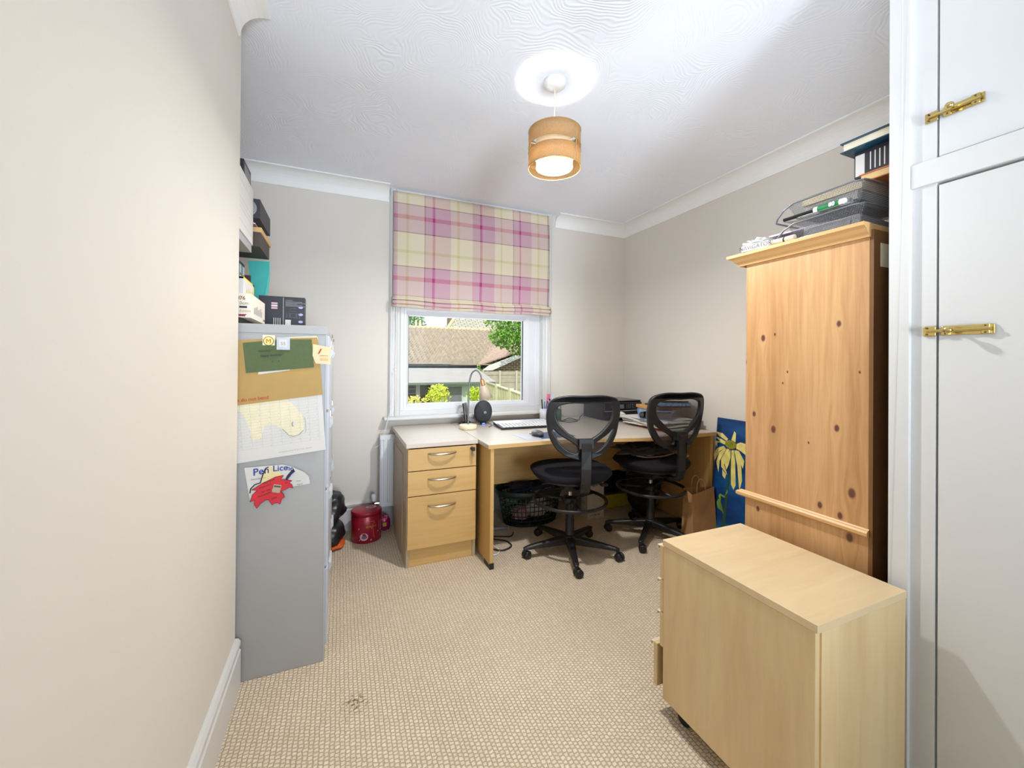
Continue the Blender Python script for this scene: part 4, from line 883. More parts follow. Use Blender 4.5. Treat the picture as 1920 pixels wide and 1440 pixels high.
lab = ['white crumpled cloth at the front of the laundry basket', 'dusty pink cloth low on the left of the laundry basket', 'white folded cloth in the middle of the laundry basket', 'grey cloth at the right of the laundry basket', 'green cloth at the left rim of the laundry basket']
for k, (x, y, z, r_, ci) in enumerate(((1.36, 2.735, .10, .085, 0), (1.24, 2.76, .075, .065, 1), (1.40, 2.79, .165, .07, 0), (1.47, 2.78, .10, .06, 2), (1.19, 2.79, .165, .045, 3))):
    S('laundry_cloth', lab[k], 'laundry', MB().blob((x, y, z), (r_, r_*.8, r_*.75), .45, 6, k*3+1, 0), cols[ci], group='clothes in the laundry basket')
m = MB(); m.box(-.165, .165, -.09, .09, -.012, .012); m.xf(Matrix.Translation((1.345, 2.800, .268)) @ Matrix.Rotation(R(-9), 4, 'Y') @ Matrix.Rotation(R(8), 4, 'X') @ Matrix.Rotation(R(-12), 4, 'Z'))
S('blue_cloth', 'dark blue folded cloth lying over the rim of the laundry basket', 'laundry', m, darkBlue, bevel=.008, seg=3)
m = MB(); m.blob((1.20, 2.66, .315), (.10, .04, .022), .4, 6, 4); S('dark_scarf', 'dark scarf trailing over the back of the laundry basket', 'clothing', m, fabricK)
m = MB(); x0, x1, y0, y1 = 1.742, 1.892, 2.622, 2.705; m.box(x0, x1, y0, y1, 0, .298); 
txt(m, 1, 'Bugaray', .042, (x0+.006, y0-.0005, .248), (1, 0, 0), (0, 0, 1), shear=.35); txt(m, 1, '6 x 75 cl BOTTLES', .0125, (x0+.018, y0-.0005, .022), (1, 0, 0), (0, 0, 1), bold=.0004)
t3 = MB().tube([(x0+.075+.012*math.cos(a), y0-.0005, .19+.016*math.sin(a)) for a in [2*PI*i/6 for i in range(6)]], .001, 4, closed=True); m.add(t3.v, t3.f, 1)
for k in range(4): m.poly([(x0-.0005, y0+.02, .10+.008*k), (x0-.0005, y0+.02, .103+.008*k), (x0-.0005, y0+.07, .103+.008*k), (x0-.0005, y0+.07, .10+.008*k)], 2)
S('wine_carton', 'white wine carton with script lettering on the carpet under the desk', 'box', m, [plain('white_carton_board', (196, 190, 182), .7), blackInk, greyInk], bevel=.001)
m = MB(); m.box(1.935, 2.30, 2.765, 2.77, 0, .105); m.box(1.935, 2.30, 2.93, 2.935, 0, .105); m.box(1.935, 1.94, 2.77, 2.93, 0, .105); m.box(2.295, 2.30, 2.77, 2.93, 0, .105); m.box(1.94, 2.295, 2.77, 2.93, 0, .005); m.box(1.928, 2.307, 2.758, 2.766, .085, .105)
S('yellow_crate', 'shallow yellow plastic crate on the carpet below the desk', 'crate', m, yellowP, bevel=.002)
S('dark_bundle', 'bundle of black clothing heaped in the yellow crate', 'clothing', MB().blob((2.11, 2.85, .19), (.17, .072, .10), .3, 6, 21), fabricK)
S('blue_bottle_cap', 'small blue item resting in the yellow crate', 'toy', MB().cyl((1.96, 2.79, .006), .012, .115, 14, bev=.003), plain('bright_blue_plastic', (50, 120, 170), .4))
bp_ = T('backpack', 'black backpack with tan drawstrings under the right end of the desk', 'bag', (2.245, 2.56, 0))
P('body', MB().blob((2.235, 2.58, .185), (.125, .11, .185), .16, 4, 31, 0, 5, sq=.8), plain('black_canvas', (30, 26, 26), .9, bump=.3, bscale=80), bp_)
m = MB(); m.tube(path([(2.16, 2.475, .31), (2.15, 2.455, .335), (2.19, 2.45, .345), (2.20, 2.47, .32)]), .0045, 6); P('drawstring', m, lace, bp_); m = MB(); m.tube(path([(2.25, 2.47, .33), (2.29, 2.455, .35), (2.315, 2.46, .33), (2.30, 2.475, .31)]), .0045, 6); P('drawstring', m, lace, bp_)
m = MB(); m.tube([(2.335, 2.50, .205), (2.29, 2.475, .13), (2.27, 2.467, .10)], .006, 6); P('zip_pull', m, plain('brown_leather', (150, 96, 50), .6), bp_)
m = MB(); m.blob((2.14, 2.47, .022), (.045, .04, .022), .15, 4, 2); S('black_shoe', 'toe of a black shoe beside the backpack', 'shoe', m, blackP)
# paper carrier bag
pbg = T('paper_bag', 'brown paper carrier bag with twisted handles by the desk end', 'bag', (2.250, 2.040, 0), R(2))
def pbag():
    mb = MB(); w_, d_, h_ = .113, .052, .345
    lo = [(-w_, -d_), (w_, -d_), (w_, d_), (-w_, d_)]; hi = [(-w_-.005, -d_+.005), (w_-.015, -d_+.018), (w_-.010, d_-.01), (-w_, d_-.02)]
    vs = [(x, y, 0) for x, y in lo]+[(x, y, h_+.012*((i % 2)*2-1)) for i, (x, y) in enumerate(hi)]
    mb.add(vs, [(0, 1, 5, 4), (1, 2, 6, 5), (2, 3, 7, 6), (3, 0, 4, 7), (3, 2, 1, 0)])
    return mb
o = P('body', pbag(), kraft, pbg, world=False); so = o.modifiers.new('solid', 'SOLIDIFY'); so.thickness = .0015
for yy, off in ((-.042, -.02), (.035, .02)):
    P('handle', MB().tube(path([(-.055+off, yy, .30), (-.052+off, yy, .37), (-.035+off, yy+.005, .415), (0+off, yy+.006, .42), (.025+off, yy+.005, .385), (.032+off, yy, .31)]), .0028, 6), plain('tan_twine', (190, 150, 106), .8), pbg, world=False)
# cables and plugs
m = MB(); m.tube(path([(.90, 2.62, .05), (.95, 2.55, .012), (1.02, 2.50, .008), (1.03, 2.42, .008), (.96, 2.38, .008), (.90, 2.42, .008), (.87, 2.50, .008)], 10), .0042, 7)
m.tube(path([(.87, 2.56, .09), (.91, 2.60, .12), (.94, 2.62, .09), (.90, 2.64, .06), (.86, 2.60, .05), (.92, 2.56, .03), (1.0, 2.58, .008), (1.08, 2.55, .008), (1.12, 2.60, .008)], 10), .0040, 7)
S('power_cable', 'black power cables coiled on the carpet behind the desk leg', 'cable', m, blackP)
m = MB(); m.tube(path([(.84, 2.36, .006), (.90, 2.345, .006), (.935, 2.40, .006), (.90, 2.50, .02), (.87, 2.56, .05)], 10), .0028, 7)
S('white_cable', 'thin white cable looping out from behind the desk leg', 'cable', m, whiteP)
m = MB(); m.box(.845, .895, 2.53, 2.60, 0, .04); m.cyl((.87, 2.52, .02), .017, .03, 12, axis='Y', mi=1)
S('power_adapter', 'black mains adapter with a white plug beside the desk leg', 'adapter', m, [blackP, whiteP], bevel=.004)
m = MB(); m.tube([(.93, 2.70, .02), (1.10, 2.66, .02)], .012, 8); S('extension_lead', 'grey extension strip lying at the back under the desk', 'extension lead', m, greyP)

# ------------------------------------------------------------------ on the desk
ZD = .7195
dl = T('desk_lamp', 'cream gooseneck desk lamp standing on the pedestal end', 'lamp', (.838, 2.77, ZD))
P('base', MB().lathe([(0, 0), (.060, 0), (.063, .004), (.063, .024), (.059, .029), (0, .030)], (.838, 2.77, ZD), 36), lampCream, dl)
arm = path([(.842, 2.78, ZD+.02), (.842, 2.78, ZD+.16), (.846, 2.78, ZD+.30), (.862, 2.775, ZD+.385), (.892, 2.76, ZD+.412), (.918, 2.75, ZD+.385), (.926, 2.745, ZD+.352)], 8)
P('gooseneck', MB().tube(arm, .0062, 10), plain('grey_flexible_metal', (120, 120, 118), .35, .7), dl)
hd = Matrix.Translation((.927, 2.743, ZD+.352)) @ Matrix.Rotation(R(-14), 4, 'Y') @ Matrix.Scale(1.28, 4)
P('lamp_socket', MB().lathe([(0, 0), (.011, 0), (.013, -.03), (.015, -.042), (0, -.042)], n=18).xf(hd), copper, dl)
P('lamp_shade', MB().lathe([(.0, -.036), (.017, -.038), (.021, -.050), (.038, -.112), (.0365, -.112), (.019, -.050), (.0, -.045)], n=28).xf(hd), plain('beige_lamp_metal', (196, 180, 158), .4), dl)
P('bulb', MB().sphere((0, 0, -.085), .014, 14, sc=(1, 1, 1.5)).xf(hd), plain('frosted_bulb', (235, 232, 222), .3), dl)
m = MB(); m.box(-.045, .045, -.007, .007, 0, .145); m.xf(Matrix.Translation((.882, 2.945, ZD+.02)) @ Matrix.Rotation(R(60), 4, 'Z') @ Matrix.Rotation(R(-8), 4, 'X'))
st_ = T('standing_phone', 'black flat device standing on a black dock behind the lamp', 'device', (.88, 2.945, ZD)); P('screen_body', m, blackG, st_, bevel=.003)
m = MB(); m.box(.83, .925, 2.92, 2.975, ZD, ZD+.016); m.box(.845, .905, 2.93, 2.965, ZD+.016, ZD+.03); P('dock', m, blackP, st_, bevel=.005)
hb = T('wifi_hub', 'round black broadband hub disc standing upright on the desk', 'router', (1.008, 2.94, ZD), R(-4))
m = MB().lathe([(0, -.016), (.052, -.016), (.064, -.010), (.0665, 0), (.064, .010), (.052, .016), (0, .016)], (0, 0, .085), 36, axis='Y'); m.v = [(x, y, .0935+(z-.085)*1.32) for x, y, z in m.v]; m.v = [(x*1.07, y, z) for x, y, z in m.v]; P('disc', m, plain('charcoal_plastic', (46, 46, 50), .6, bump=.2, bscale=900), hb, world=False)
m = MB().lathe([(.0075, -.0005), (.0095, -.0005), (.0095, 0)], (.012, -.0166, .088), 20, axis='Y'); txt(m, 0, 'BT', .008, (.0075, -.0168, .0852), (1, 0, 0), (0, 0, 1), bold=.0003); P('logo', m, silverP, hb, world=False)
m = MB(); m.box(-.022, .022, -.018, .018, 0, .014); P('stand', m, blackP, hb, world=False, bevel=.003)
m = MB(); m.box(-.010, .010, -.0185, -.0178, .003, .008); P('status_light', m, plain('blue_led', (60, 90, 255), .4, emis=4), hb, world=False)
# wide white keyboard-laptop
kb = T('keyboard', 'white keyboard with raised silver back edge lying on the desk', 'keyboard', (1.04, 2.63, ZD), R(-3))
P('case', MB().prism([(0, 0, 0), (0, 0, .014), (0, .20, .026), (0, .20, .008)], (.43, 0, 0)), blackP, kb, world=False, bevel=.003)
P('palm_panel', MB().prism([(.004, .138, .0235), (.004, .235, .030), (.004, .235, .024), (.004, .138, .0205)], (.422, 0, 0)), silverP, kb, world=False, bevel=.001)
nk = 0
for r_ in range(5):
    for k in range(15):
        wk = .0205; x = .012+k*.0272; y = .008+r_*.0255; z = .0146+y*.060
        if r_ == 0 and 3 <= k <= 8:
            if k == 3: P('key', MB().box(x, x+wk+5*.0272, y, y+.0165, z, z+.006), whiteP, kb, world=False, bevel=.001)
            continue
        P('key', MB().box(x, x+wk, y, y+.0165, z, z+.006), whiteP, kb, world=False, bevel=.001)
ms_ = T('computer_mouse', 'silver and black computer mouse on the clear desk mat', 'mouse', (1.17, 2.335, ZD+.002), R(8))
P('body', MB().blob((0, 0, .018), (.033, .052, .020), .02, 2, 1), plain('mouse_grey', (92, 94, 98), .3, .3), ms_, world=False); P('skirt', MB().lathe([(0, 0), (.031, 0), (.034, .010), (.0335, .012), (0, .012)], n=28, ey=1.55), blackG, ms_, world=False)
S('mouse_mat', 'dark blue mouse mat on the desk behind the left chair', 'mat', MB().box(1.16, 1.40, 2.25, 2.44, ZD, ZD+.0018), matM)
S('desk_pad', 'translucent grey desk pad sheet left of the mouse mat', 'mat', MB().prism([(1.055, 2.245, ZD), (1.155, 2.235, ZD), (1.155, 2.44, ZD), (1.04, 2.45, ZD)], (0, 0, .0008)), plain('pale_grey_pad', (196, 198, 206), .3))
# pen pots
def pot(x, y, r_, h_, label, mat):
    return S('pen_pot', label, 'pen pot', MB().lathe([(0, 0), (r_, 0), (r_, h_), (r_-.002, h_), (r_-.002, .003), (0, .003)], (x, y, ZD), 24), mat, group='pen pots on the desk')
clr = plain('milky_plastic', (205, 208, 218), .3)
pot(1.515, 2.92, .030, .100, 'translucent pale pen pot at the left of the pens', clr); pot(1.580, 2.900, .032, .092, 'wider pale pen pot right of the tall pen pot', clr); pot(1.655, 2.93, .028, .09, 'pen pot behind the left chair back', plain('dark_green_pot', (60, 90, 70), .4))
pens = [(1.540, 2.93, .15, -6, 3, blackG, 'black pen at the left edge of the pen pots'), (1.548, 2.925, .14, 8, 2, purpleP, 'purple pen leaning right in the first pot'), (1.552, 2.937, .13, 3, -3, bluePr, 'blue pen upright in the first pot'), (1.600, 2.91, .155, -5, 2, blackG, 'black marker in the second pot'), (1.610, 2.92, .15, 4, -3, pinkP, 'pink pen in the second pot'), (1.598, 2.922, .135, -9, 3, purpleP, 'violet pen leaning left in the second pot'), (1.615, 2.908, .13, 9, 4, plain('navy_plastic', (30, 40, 80), .3), 'navy pen leaning right in the second pot'), (1.675, 2.93, .145, -4, 2, blackG, 'black pen in the third pot'), (1.684, 2.925, .155, 5, 2, plain('wood_pencil', (196, 160, 110), .6), 'wooden pencil in the third pot'), (1.690, 2.938, .14, 10, -2, blackG, 'black pen leaning right in the third pot')]
for x, y, h_, ax_, ay_, mt, lb_ in pens:
    x -= .028; y -= .010; h_ += .02; m = MB().cyl((0, 0, .0), .0048, h_, 8); m.xf(Matrix.Translation((x, y, ZD+.005)) @ Matrix.Rotation(R(ax_), 4, 'Y') @ Matrix.Rotation(R(ay_), 4, 'X')); S('pen', lb_, 'pen', m, mt, group='pens in the pots')
m = MB(); m.box(-.013, .013, -.006, .006, 0, .05); m.xf(Matrix.Translation((1.562, 2.93, ZD+.165)) @ Matrix.Rotation(R(6), 4, 'Y')); m.cyl((1.560, 2.93, ZD+.004), .003, .162, 8)
S('pink_brush', 'pink topped brush standing above the pens', 'brush', m, pinkP, bevel=.003)
m = MB(); m.box(-.011, .011, -.0008, .0008, 0, .225); m.xf(Matrix.Translation((1.572, 2.915, ZD+.004)) @ Matrix.Rotation(R(8), 4, 'Y')); S('ruler', 'clear plastic ruler standing tallest in the pen pots', 'ruler', m, plain('clear_ruler', (200, 210, 226), .2))
m = MB(); m.tube(path([(1.56, 2.86, ZD+.008), (1.62, 2.83, ZD+.006), (1.72, 2.86, ZD+.02), (1.76, 2.80, ZD+.006), (1.66, 2.76, ZD+.006), (1.60, 2.80, ZD+.012), (1.70, 2.83, ZD+.01), (1.80, 2.85, ZD+.005), (1.90, 2.98, ZD+.01), (1.98, 3.02, ZD+.04)], 10), .003, 6); S('printer_cable', 'black cable coiled on the desk beside the printer', 'cable', m, blackP)
m = MB(); m.tube(path([(1.03, 2.93, ZD+.01), (1.05, 2.86, ZD+.004), (1.02, 2.80, ZD+.004), (.99, 2.76, ZD+.004)], 8), .0022, 6); S('charging_cable', 'thin black cable from the hub towards the keyboard', 'cable', m, blackP)
# printer
pr_ = T('printer', 'black inkjet printer on the desk in the corner', 'printer', (2.17, 2.89, ZD))
m = MB(); m.prism([(1.985, 2.765, ZD+.004), (1.985, 3.06, ZD+.004), (1.985, 3.06, ZD+.150), (1.985, 2.775, ZD+.150), (1.985, 2.755, ZD+.138), (1.985, 2.750, ZD+.072), (1.985, 2.775, ZD+.066)], (.385, 0, 0)); P('body', m, blackP, pr_, bevel=.004)
P('scanner_lid', MB().box(1.985, 2.37, 2.765, 3.06, ZD+.1505, ZD+.158), blackG, pr_, bevel=.003)
m = MB(); yy = 2.7505; 
cpn = MB(); cpn.prism([(1.99, 2.7505, ZD+.080), (1.99, 2.7505, ZD+.084), (1.99, 2.7540, ZD+.136), (1.99, 2.758, ZD+.136), (1.99, 2.758, ZD+.080)], (.375, 0, 0))
cp = P('control_panel', cpn, blackG, pr_)
P('display', MB().prism([(2.135, 2.7498, ZD+.094), (2.18, 2.7498, ZD+.094), (2.18, 2.7520, ZD+.128), (2.135, 2.7520, ZD+.128)], (0, .002, 0)), plain('grey_display', (100, 104, 108), .25), cp)
m = MB()
for r_ in range(3):
    for k in range(3): m.box(2.205+.017*k, 2.212+.017*k, 2.7495, 2.752, ZD+.095+.013*r_, ZD+.100+.013*r_)
m.box(2.265, 2.275, 2.7495, 2.752, ZD+.10, ZD+.105); m.box(2.265, 2.275, 2.7495, 2.752, ZD+.12, ZD+.125); m.box(2.115, 2.123, 2.7495, 2.752, ZD+.10, ZD+.106); m.box(2.115, 2.123, 2.7495, 2.752, ZD+.118, ZD+.124)
P('button', m, greyP, cp)
m = MB(); txt(m, 0, 'EPSON', .013, (2.303, 2.7500, ZD+.108), (1, 0, 0), (0, 0, 1), bold=.0006, ext=.001); P('lettering', m, plain('pale_silver_print', (200, 200, 200), .4), cp)
P('trim_strip', MB().box(1.988, 2.368, 2.747, 2.752, ZD+.0735, ZD+.0765), silverP, pr_)
m = MB(); m.box(2.00, 2.36, 2.742, 2.77, ZD+.004, ZD+.030); m.box(2.05, 2.30, 2.70, 2.76, ZD+.028, ZD+.034); P('paper_tray', m, blackP, pr_, bevel=.002)
P('paper_stub', MB().box(2.19, 2.27, 2.738, 2.77, ZD+.034, ZD+.037), paper, pr_)
# papers and files at the right end
def slab(nm, lb_, cat, x0, x1, y0, y1, z0, th, mat, rz=0, tilt=0, group=None, bevel=0, mats=None):
    m = MB().box(-(x1-x0)/2, (x1-x0)/2, -(y1-y0)/2, (y1-y0)/2, 0, th); m.xf(Matrix.Translation(((x0+x1)/2, (y0+y1)/2, z0)) @ Matrix.Rotation(R(rz), 4, 'Z') @ Matrix.Rotation(R(tilt), 4, 'Y'))
    return S(nm, lb_, cat, m, mat, group=group, bevel=bevel)
z = ZD
G = 'papers piled on the right end of the desk'
slab('red_folder', 'red card folder lying at the bottom of the desk paper pile', 'folder', 2.06, 2.40, 2.16, 2.60, z, .004, plain('rose_card', (190, 70, 84), .6), -3); z += .0045
slab('grey_folder', 'grey-green folder just above the red folder in the pile', 'folder', 2.08, 2.39, 2.16, 2.58, z, .006, plain('grey_green_card', (150, 160, 140), .6), 2); z += .0065
slab('dark_magazine', 'dark magazine in the lower part of the desk paper pile', 'magazine', 2.12, 2.39, 2.20, 2.55, z, .007, plain('charcoal_cover', (60, 60, 64), .4), -6); z += .0075
for k in range(7):
    th = .005+.002*(k % 3); slab('paper_stack', ['sheaf of white paper low in the desk pile', 'sheaf of off white paper in the desk pile, second up', 'grey printed booklet in the desk pile', 'white sheaf sticking out to the left of the pile', 'white booklet below the blue binder', 'loose white sheaf turned askew under the binder', 'top white sheaf directly under the blue binder'][k], 'papers', 2.03+.015*(k % 3), 2.38-.01*(k % 2), 2.20+.012*(k % 4), 2.57+.02*(k % 3), z, th, [paper, cream, plain('grey_booklet', (150, 148, 150), .6), paper, paper, paper, paper][k], [5, -7, 9, -12, 4, 12, -5][k], group=G); z += th+.0006
m = MB(); m.blob((2.06, 2.66, z-.012), (.045, .05, .022), .6, 9, 5); S('crumpled_paper', 'crumpled white paper poking out left of the pile', 'papers', m, paper)
bn = T('ring_binder', 'pale blue ring binder lying on its side on the paper pile', 'binder', (2.17, 2.40, z), R(0))
def bcover():
    mb = MB(); pr2 = [( .13, 0), (-.08, 0)]+[(-.08-.03*math.sin(PI*k/8), .030-.030*math.cos(PI*k/8)) for k in range(1, 8)]+[(-.08, .060), (.13, .060), (.13, .057), (-.078, .057)]+[(-.078-.027*math.sin(PI*k/8), .030+.027*math.cos(PI*k/8)) for k in range(1, 8)]+[(-.078, .003), (.13, .003)]
    mb.prism([(x, -.16, zz) for x, zz in pr2], (0, .32, 0)); mb.v = [tuple(Matrix.Rotation(R(-38), 3, 'Z') @ Vector(p)) for p in mb.v]; return mb
P('cover', bcover(), blueB, bn, world=False)
m = MB()
for k in range(16): m.box(-.060+.001*(k % 3), .118-.002*(k % 4), -.150, .150, .005+.0032*k, .0075+.0032*k)
m.v = [tuple(Matrix.Rotation(R(-38), 3, 'Z') @ Vector(p)) for p in m.v]; P('pages', m, plain('grey_brown_pages', (124, 112, 108), .7, var=.3, vscale=200), bn, world=False)
z2 = z+.062
slab('orange_notebook', 'orange edged notebook lying on top of the blue binder', 'notebook', 2.10, 2.36, 2.30, 2.52, z2, .022, plain('ochre_pages', (204, 152, 82), .7), -18, bevel=.002)
slab('brown_notebook', 'dark brown notebook above the orange edged notebook', 'notebook', 2.14, 2.38, 2.24, 2.46, z2+.0225, .012, darkBrown, -12)
slab('patterned_tin', 'flat blue and lilac patterned box near the top of the pile', 'box', 2.15, 2.37, 2.22, 2.44, z2+.035, .024, plain('blue_lilac_pattern', (120, 150, 180), .5, var=.5, vscale=60), -20, bevel=.002)
slab('grey_phone_book', 'dark grey book under the top papers of the desk pile', 'book', 2.17, 2.36, 2.24, 2.42, z2+.0595, .014, plain('slate_cover', (74, 78, 92), .5), -14)
slab('top_paper', 'white papers on the very top of the desk pile', 'papers', 2.15, 2.39, 2.20, 2.44, z2+.074, .008, paper, -22, tilt=0)
slab('brown_card', 'grey-brown card leaning at the right of the pile', 'card', 2.34, 2.395, 2.14, 2.36, z-.035, .03, plain('taupe_card', (140, 124, 106), .7), 0)

# ------------------------------------------------------------------ flower canvas
cv = MB(); W_, H_ = .46, .822
cv.box(0, W_, -.018, 0, 0, H_)
PS = lambda x, y: ((x-130)*.00070, H_-(y-150)*.00062)
def pet(mi, pts, yy=.0006, sm=True):
    pp = [PS(*p) for p in pts]
    cv.poly([(a, -.018-yy, b) for a, b in pp], mi)
yl, yd, gr, dg = 1, 2, 3, 4
pet(dg, [(285, 500), (310, 500), (320, 700), (300, 900), (290, 1310), (258, 1310), (280, 900), (300, 700)], .0004)
pet(gr, [(290, 900), (300, 930), (270, 980), (215, 970), (200, 1000), (215, 1035), (230, 1035), (225, 990), (270, 1000)], .0006)
pet(gr, [(200, 1035), (185, 1075), (200, 1130), (250, 1150), (272, 1180), (250, 1100), (230, 1060), (225, 1030)], .0006)
for k, pts in enumerate(([(325, 270), (300, 370), (345, 385), (345, 290)], [(120, 310), (160, 350), (250, 390), (265, 365), (200, 315)], [(125, 370), (180, 410), (240, 430), (245, 400), (160, 370)], [(125, 410), (120, 440), (150, 480), (150, 430), (175, 420), (235, 435), (225, 415)],
        [(220, 450), (150, 490), (115, 570), (135, 630), (180, 520), (240, 465)], [(240, 465), (180, 530), (150, 640), (185, 750), (190, 620), (250, 480)], [(260, 470), (205, 600), (210, 680), (285, 750), (240, 650), (290, 475)], [(225, 700), (230, 770), (260, 800), (272, 745), (240, 720)], [(300, 475), (265, 540), (245, 640), (270, 700), (290, 640), (305, 560)],
        [(310, 480), (320, 720), (330, 840), (360, 885), (378, 830), (360, 600), (335, 470)], [(340, 470), (380, 620), (420, 880), (440, 760), (420, 600), (370, 480)], [(350, 465), (400, 560), (440, 640), (450, 560), (390, 470)], [(360, 400), (400, 375), (450, 380), (470, 440), (420, 470), (360, 450)], [(360, 440), (470, 500), (520, 600), (470, 460), (380, 430)])):
    pet(yl, pts, .0008+.0002*k)
pet(yd, [(300+62*math.cos(a), 420+46*math.sin(a)) for a in [2*PI*i/20 for i in range(20)]], .0045)
pet(gr, [(300+30*math.cos(a), 412+18*math.sin(a)) for a in [2*PI*i/16 for i in range(16)]], .0050)
def navy():
    m, t, b = newmat('painted_blue_ground'); co = t.nodes.new('ShaderNodeTexCoord'); mp = t.nodes.new('ShaderNodeMapping'); mp.inputs['Scale'].default_value = (30, 1, 2.5); n = t.nodes.new('ShaderNodeTexNoise'); n.inputs['Scale'].default_value = 2; n.inputs['Detail'].default_value = 4
    t.links.new(co.outputs['Object'], mp.inputs[0]); t.links.new(mp.outputs[0], n.inputs['Vector']); r = ramp(t, [(.3, srgb(4, 30, 74)), (.5, srgb(8, 62, 120)), (.72, srgb(34, 112, 170))]); t.links.new(n.outputs['Fac'], r.inputs[0]); t.links.new(r.outputs[0], b.inputs['Base Color']); b.inputs['Roughness'].default_value = .45; return m
pm_ = [navy(), plain('painted_pale_yellow', (232, 220, 130), .5, var=.15, vscale=20), plain('painted_ochre', (150, 140, 40), .5, var=.3, vscale=60), plain('painted_green', (110, 150, 50), .5, var=.3, vscale=20), plain('painted_dark_green', (44, 76, 44), .5)]
cv.xf(Matrix.Translation((2.372, 2.048, 0)) @ Matrix.Rotation(R(5), 4, 'Y') @ Matrix.Rotation(R(-90), 4, 'Z'))
S('flower_painting', 'tall blue canvas painted with a drooping yellow daisy leaning by the desk end', 'painting', cv, pm_)

# ------------------------------------------------------------------ pine wardrobe
px0, px1, py0, py1 = 1.44, 2.40, .69, 1.09
pw = T('pine_wardrobe', 'tall knotty pine cupboard with moulded top against the right wall', 'wardrobe', (px0, py0, 0))
m = MB().box(px0, px0+.02, py0+.004, py1, .03, 1.597); P('side_panel', m, pine, pw, bevel=.001)
m = MB(); m.box(px1-.02, px1, py0+.004, py1, .03, 1.597); m.box(px0+.02, px1-.02, py0+.02, py1-.02, 1.57, 1.59); m.box(px0+.02, px1-.02, py0+.02, py1-.02, .05, .07); P('carcass', m, pineTrim, pw)
m = MB().box(px0+.0005, px1, py0-.006, py0+.004, .03, 1.597); P('back_panel', m, pineBack, pw)
for k in range(2): 
    xa = px0+.022+k*.46; d_ = P('door', MB().box(xa, xa+.455, py1-.004, py1+.016, .72, 1.56), pineTrim, pw, bevel=.002); P('knob', MB().sphere((xa+(.42 if k == 0 else .035), py1+.03, 1.15), .014, 12), pineTrim, d_)
P('drawer', MB().box(px0+.022, px1-.022, py1-.004, py1+.016, .10, .68), pineTrim, pw, bevel=.002)
crown = [(0, 1.575), (.010, 1.575), (.012, 1.584), (.020, 1.590), (.026, 1.600), (.036, 1.605), (.040, 1.606), (.040, 1.617), (0, 1.617)]
def crown_mb():
    mb = MB(); A = [(px0-o_, py0, z_) for o_, z_ in crown]; B = [(px0-o_, py1+.016+o_, z_) for o_, z_ in crown]; D = [(px1, py1+.016+o_, z_) for o_, z_ in crown]; n = len(crown)
    mb.add(A+B+D, [(i, (i+1) % n, n+(i+1) % n, n+i) for i in range(n)]+[(n+i, n+(i+1) % n, 2*n+(i+1) % n, 2*n+i) for i in range(n)]+[tuple(reversed(range(n)))]); return mb
P('cornice', crown_mb(), pineTrim, pw); P('top_board', MB().box(px0, px1, py0, py1+.016, 1.598, 1.616), pineTrim, pw)
m = MB(); bead = [(0, .688), (.009, .688), (.014, .693), (.014, .702), (.009, .707), (.004, .708), (0, .712)]
A = [(px0-o_, py0+.002, z_) for o_, z_ in bead]; B = [(px0-o_, py1+.016+o_, z_) for o_, z_ in bead]; n = len(bead)
m.add(A+B, [(i, (i+1) % n, n+(i+1) % n, n+i) for i in range(n)]+[tuple(reversed(range(n))), tuple(range(n, 2*n))]); P('bead_moulding', m, pineTrim, pw)
m = MB(); m.box(px0-.008, px1, py0, py1+.02, 0, .07); P('plinth', m, pineTrim, pw, bevel=.002)
m = MB(); m.box(1.475, 1.53, py0-.0068, py0-.006, 1.49, 1.56); P('tape_patch', m, cream, pw, label='pale sticker on the back')

# letter trays and papers on the wardrobe
ZP = 1.618
def tray(z0, label, nm):
    t_2 = T('letter_tray', label, 'letter tray', (1.58, .83, z0), 0, 'wire mesh letter trays stacked on the pine cupboard')
    x0, x1, y0, y1, h_ = 1.425, 1.74, .70, .955, .062
    ins = .022
    m = MB(); lo = [(x0+ins, y0+ins, z0+.004), (x1-ins, y0+ins, z0+.004), (x1-ins, y1-.05, z0+.004), (x0+ins, y1-.05, z0+.004)]; hi = [(x0, y0, z0+h_), (x1, y0, z0+h_), (x1, y1-.03, z0+h_*.9), (x0, y1-.03, z0+h_*.9)]
    m.add(lo+hi, [(3, 0, 4, 7), (1, 2, 6, 5)], 0); m.add(lo+hi, [(0, 1, 5, 4)], 1); m.add(lo, [(0, 1, 2, 3)], 2); m.add([lo[3], lo[2], (x1-ins, y1, z0+.012), (x0+ins, y1, z0+.012)], [(0, 1, 2, 3)], 2)
    P('mesh_basket', m, [wireNet, wireNetX, wireNetB], t_2)
    gm_ = plain('grey_wire', (124, 126, 130), .35, .5)
    r1 = [(x1, y1-.03, z0+h_*.9), (x1, y0+.03, z0+h_), (x1-.012, y0+.006, z0+h_), (x1-.04, y0, z0+h_), (x0+.04, y0, z0+h_), (x0+.012, y0+.006, z0+h_), (x0, y0+.03, z0+h_), (x0, y1-.05, z0+h_*.94), (x0+.002, y1-.015, z0+h_*.72), (x0+.006, y1+.010, z0+h_*.35), (x0+.012, y1+.018, z0+.010), (x1-.012, y1+.018, z0+.010), (x1-.004, y1+.005, z0+h_*.4)]
    P('rim_wire', MB().tube(r1, .0032, 8, closed=True), gm_, t_2)
    P('foot_wire', MB().tube([(x0+.02, y0+.045, z0+.020), (x0+.004, y0+.04, z0+.003), (x0-.002, y0+.055, z0+.003), (x0-.002, y1-.07, z0+.003), (x0+.004, y1-.058, z0+.003), (x0+.02, y1-.06, z0+.014)], .0026, 8), gm_, t_2)
    return t_2
tray(ZP+.002, 'lower grey wire mesh letter tray resting on the pine cupboard', 'a'); tray(ZP+.072, 'upper grey wire mesh letter tray holding books', 'b')
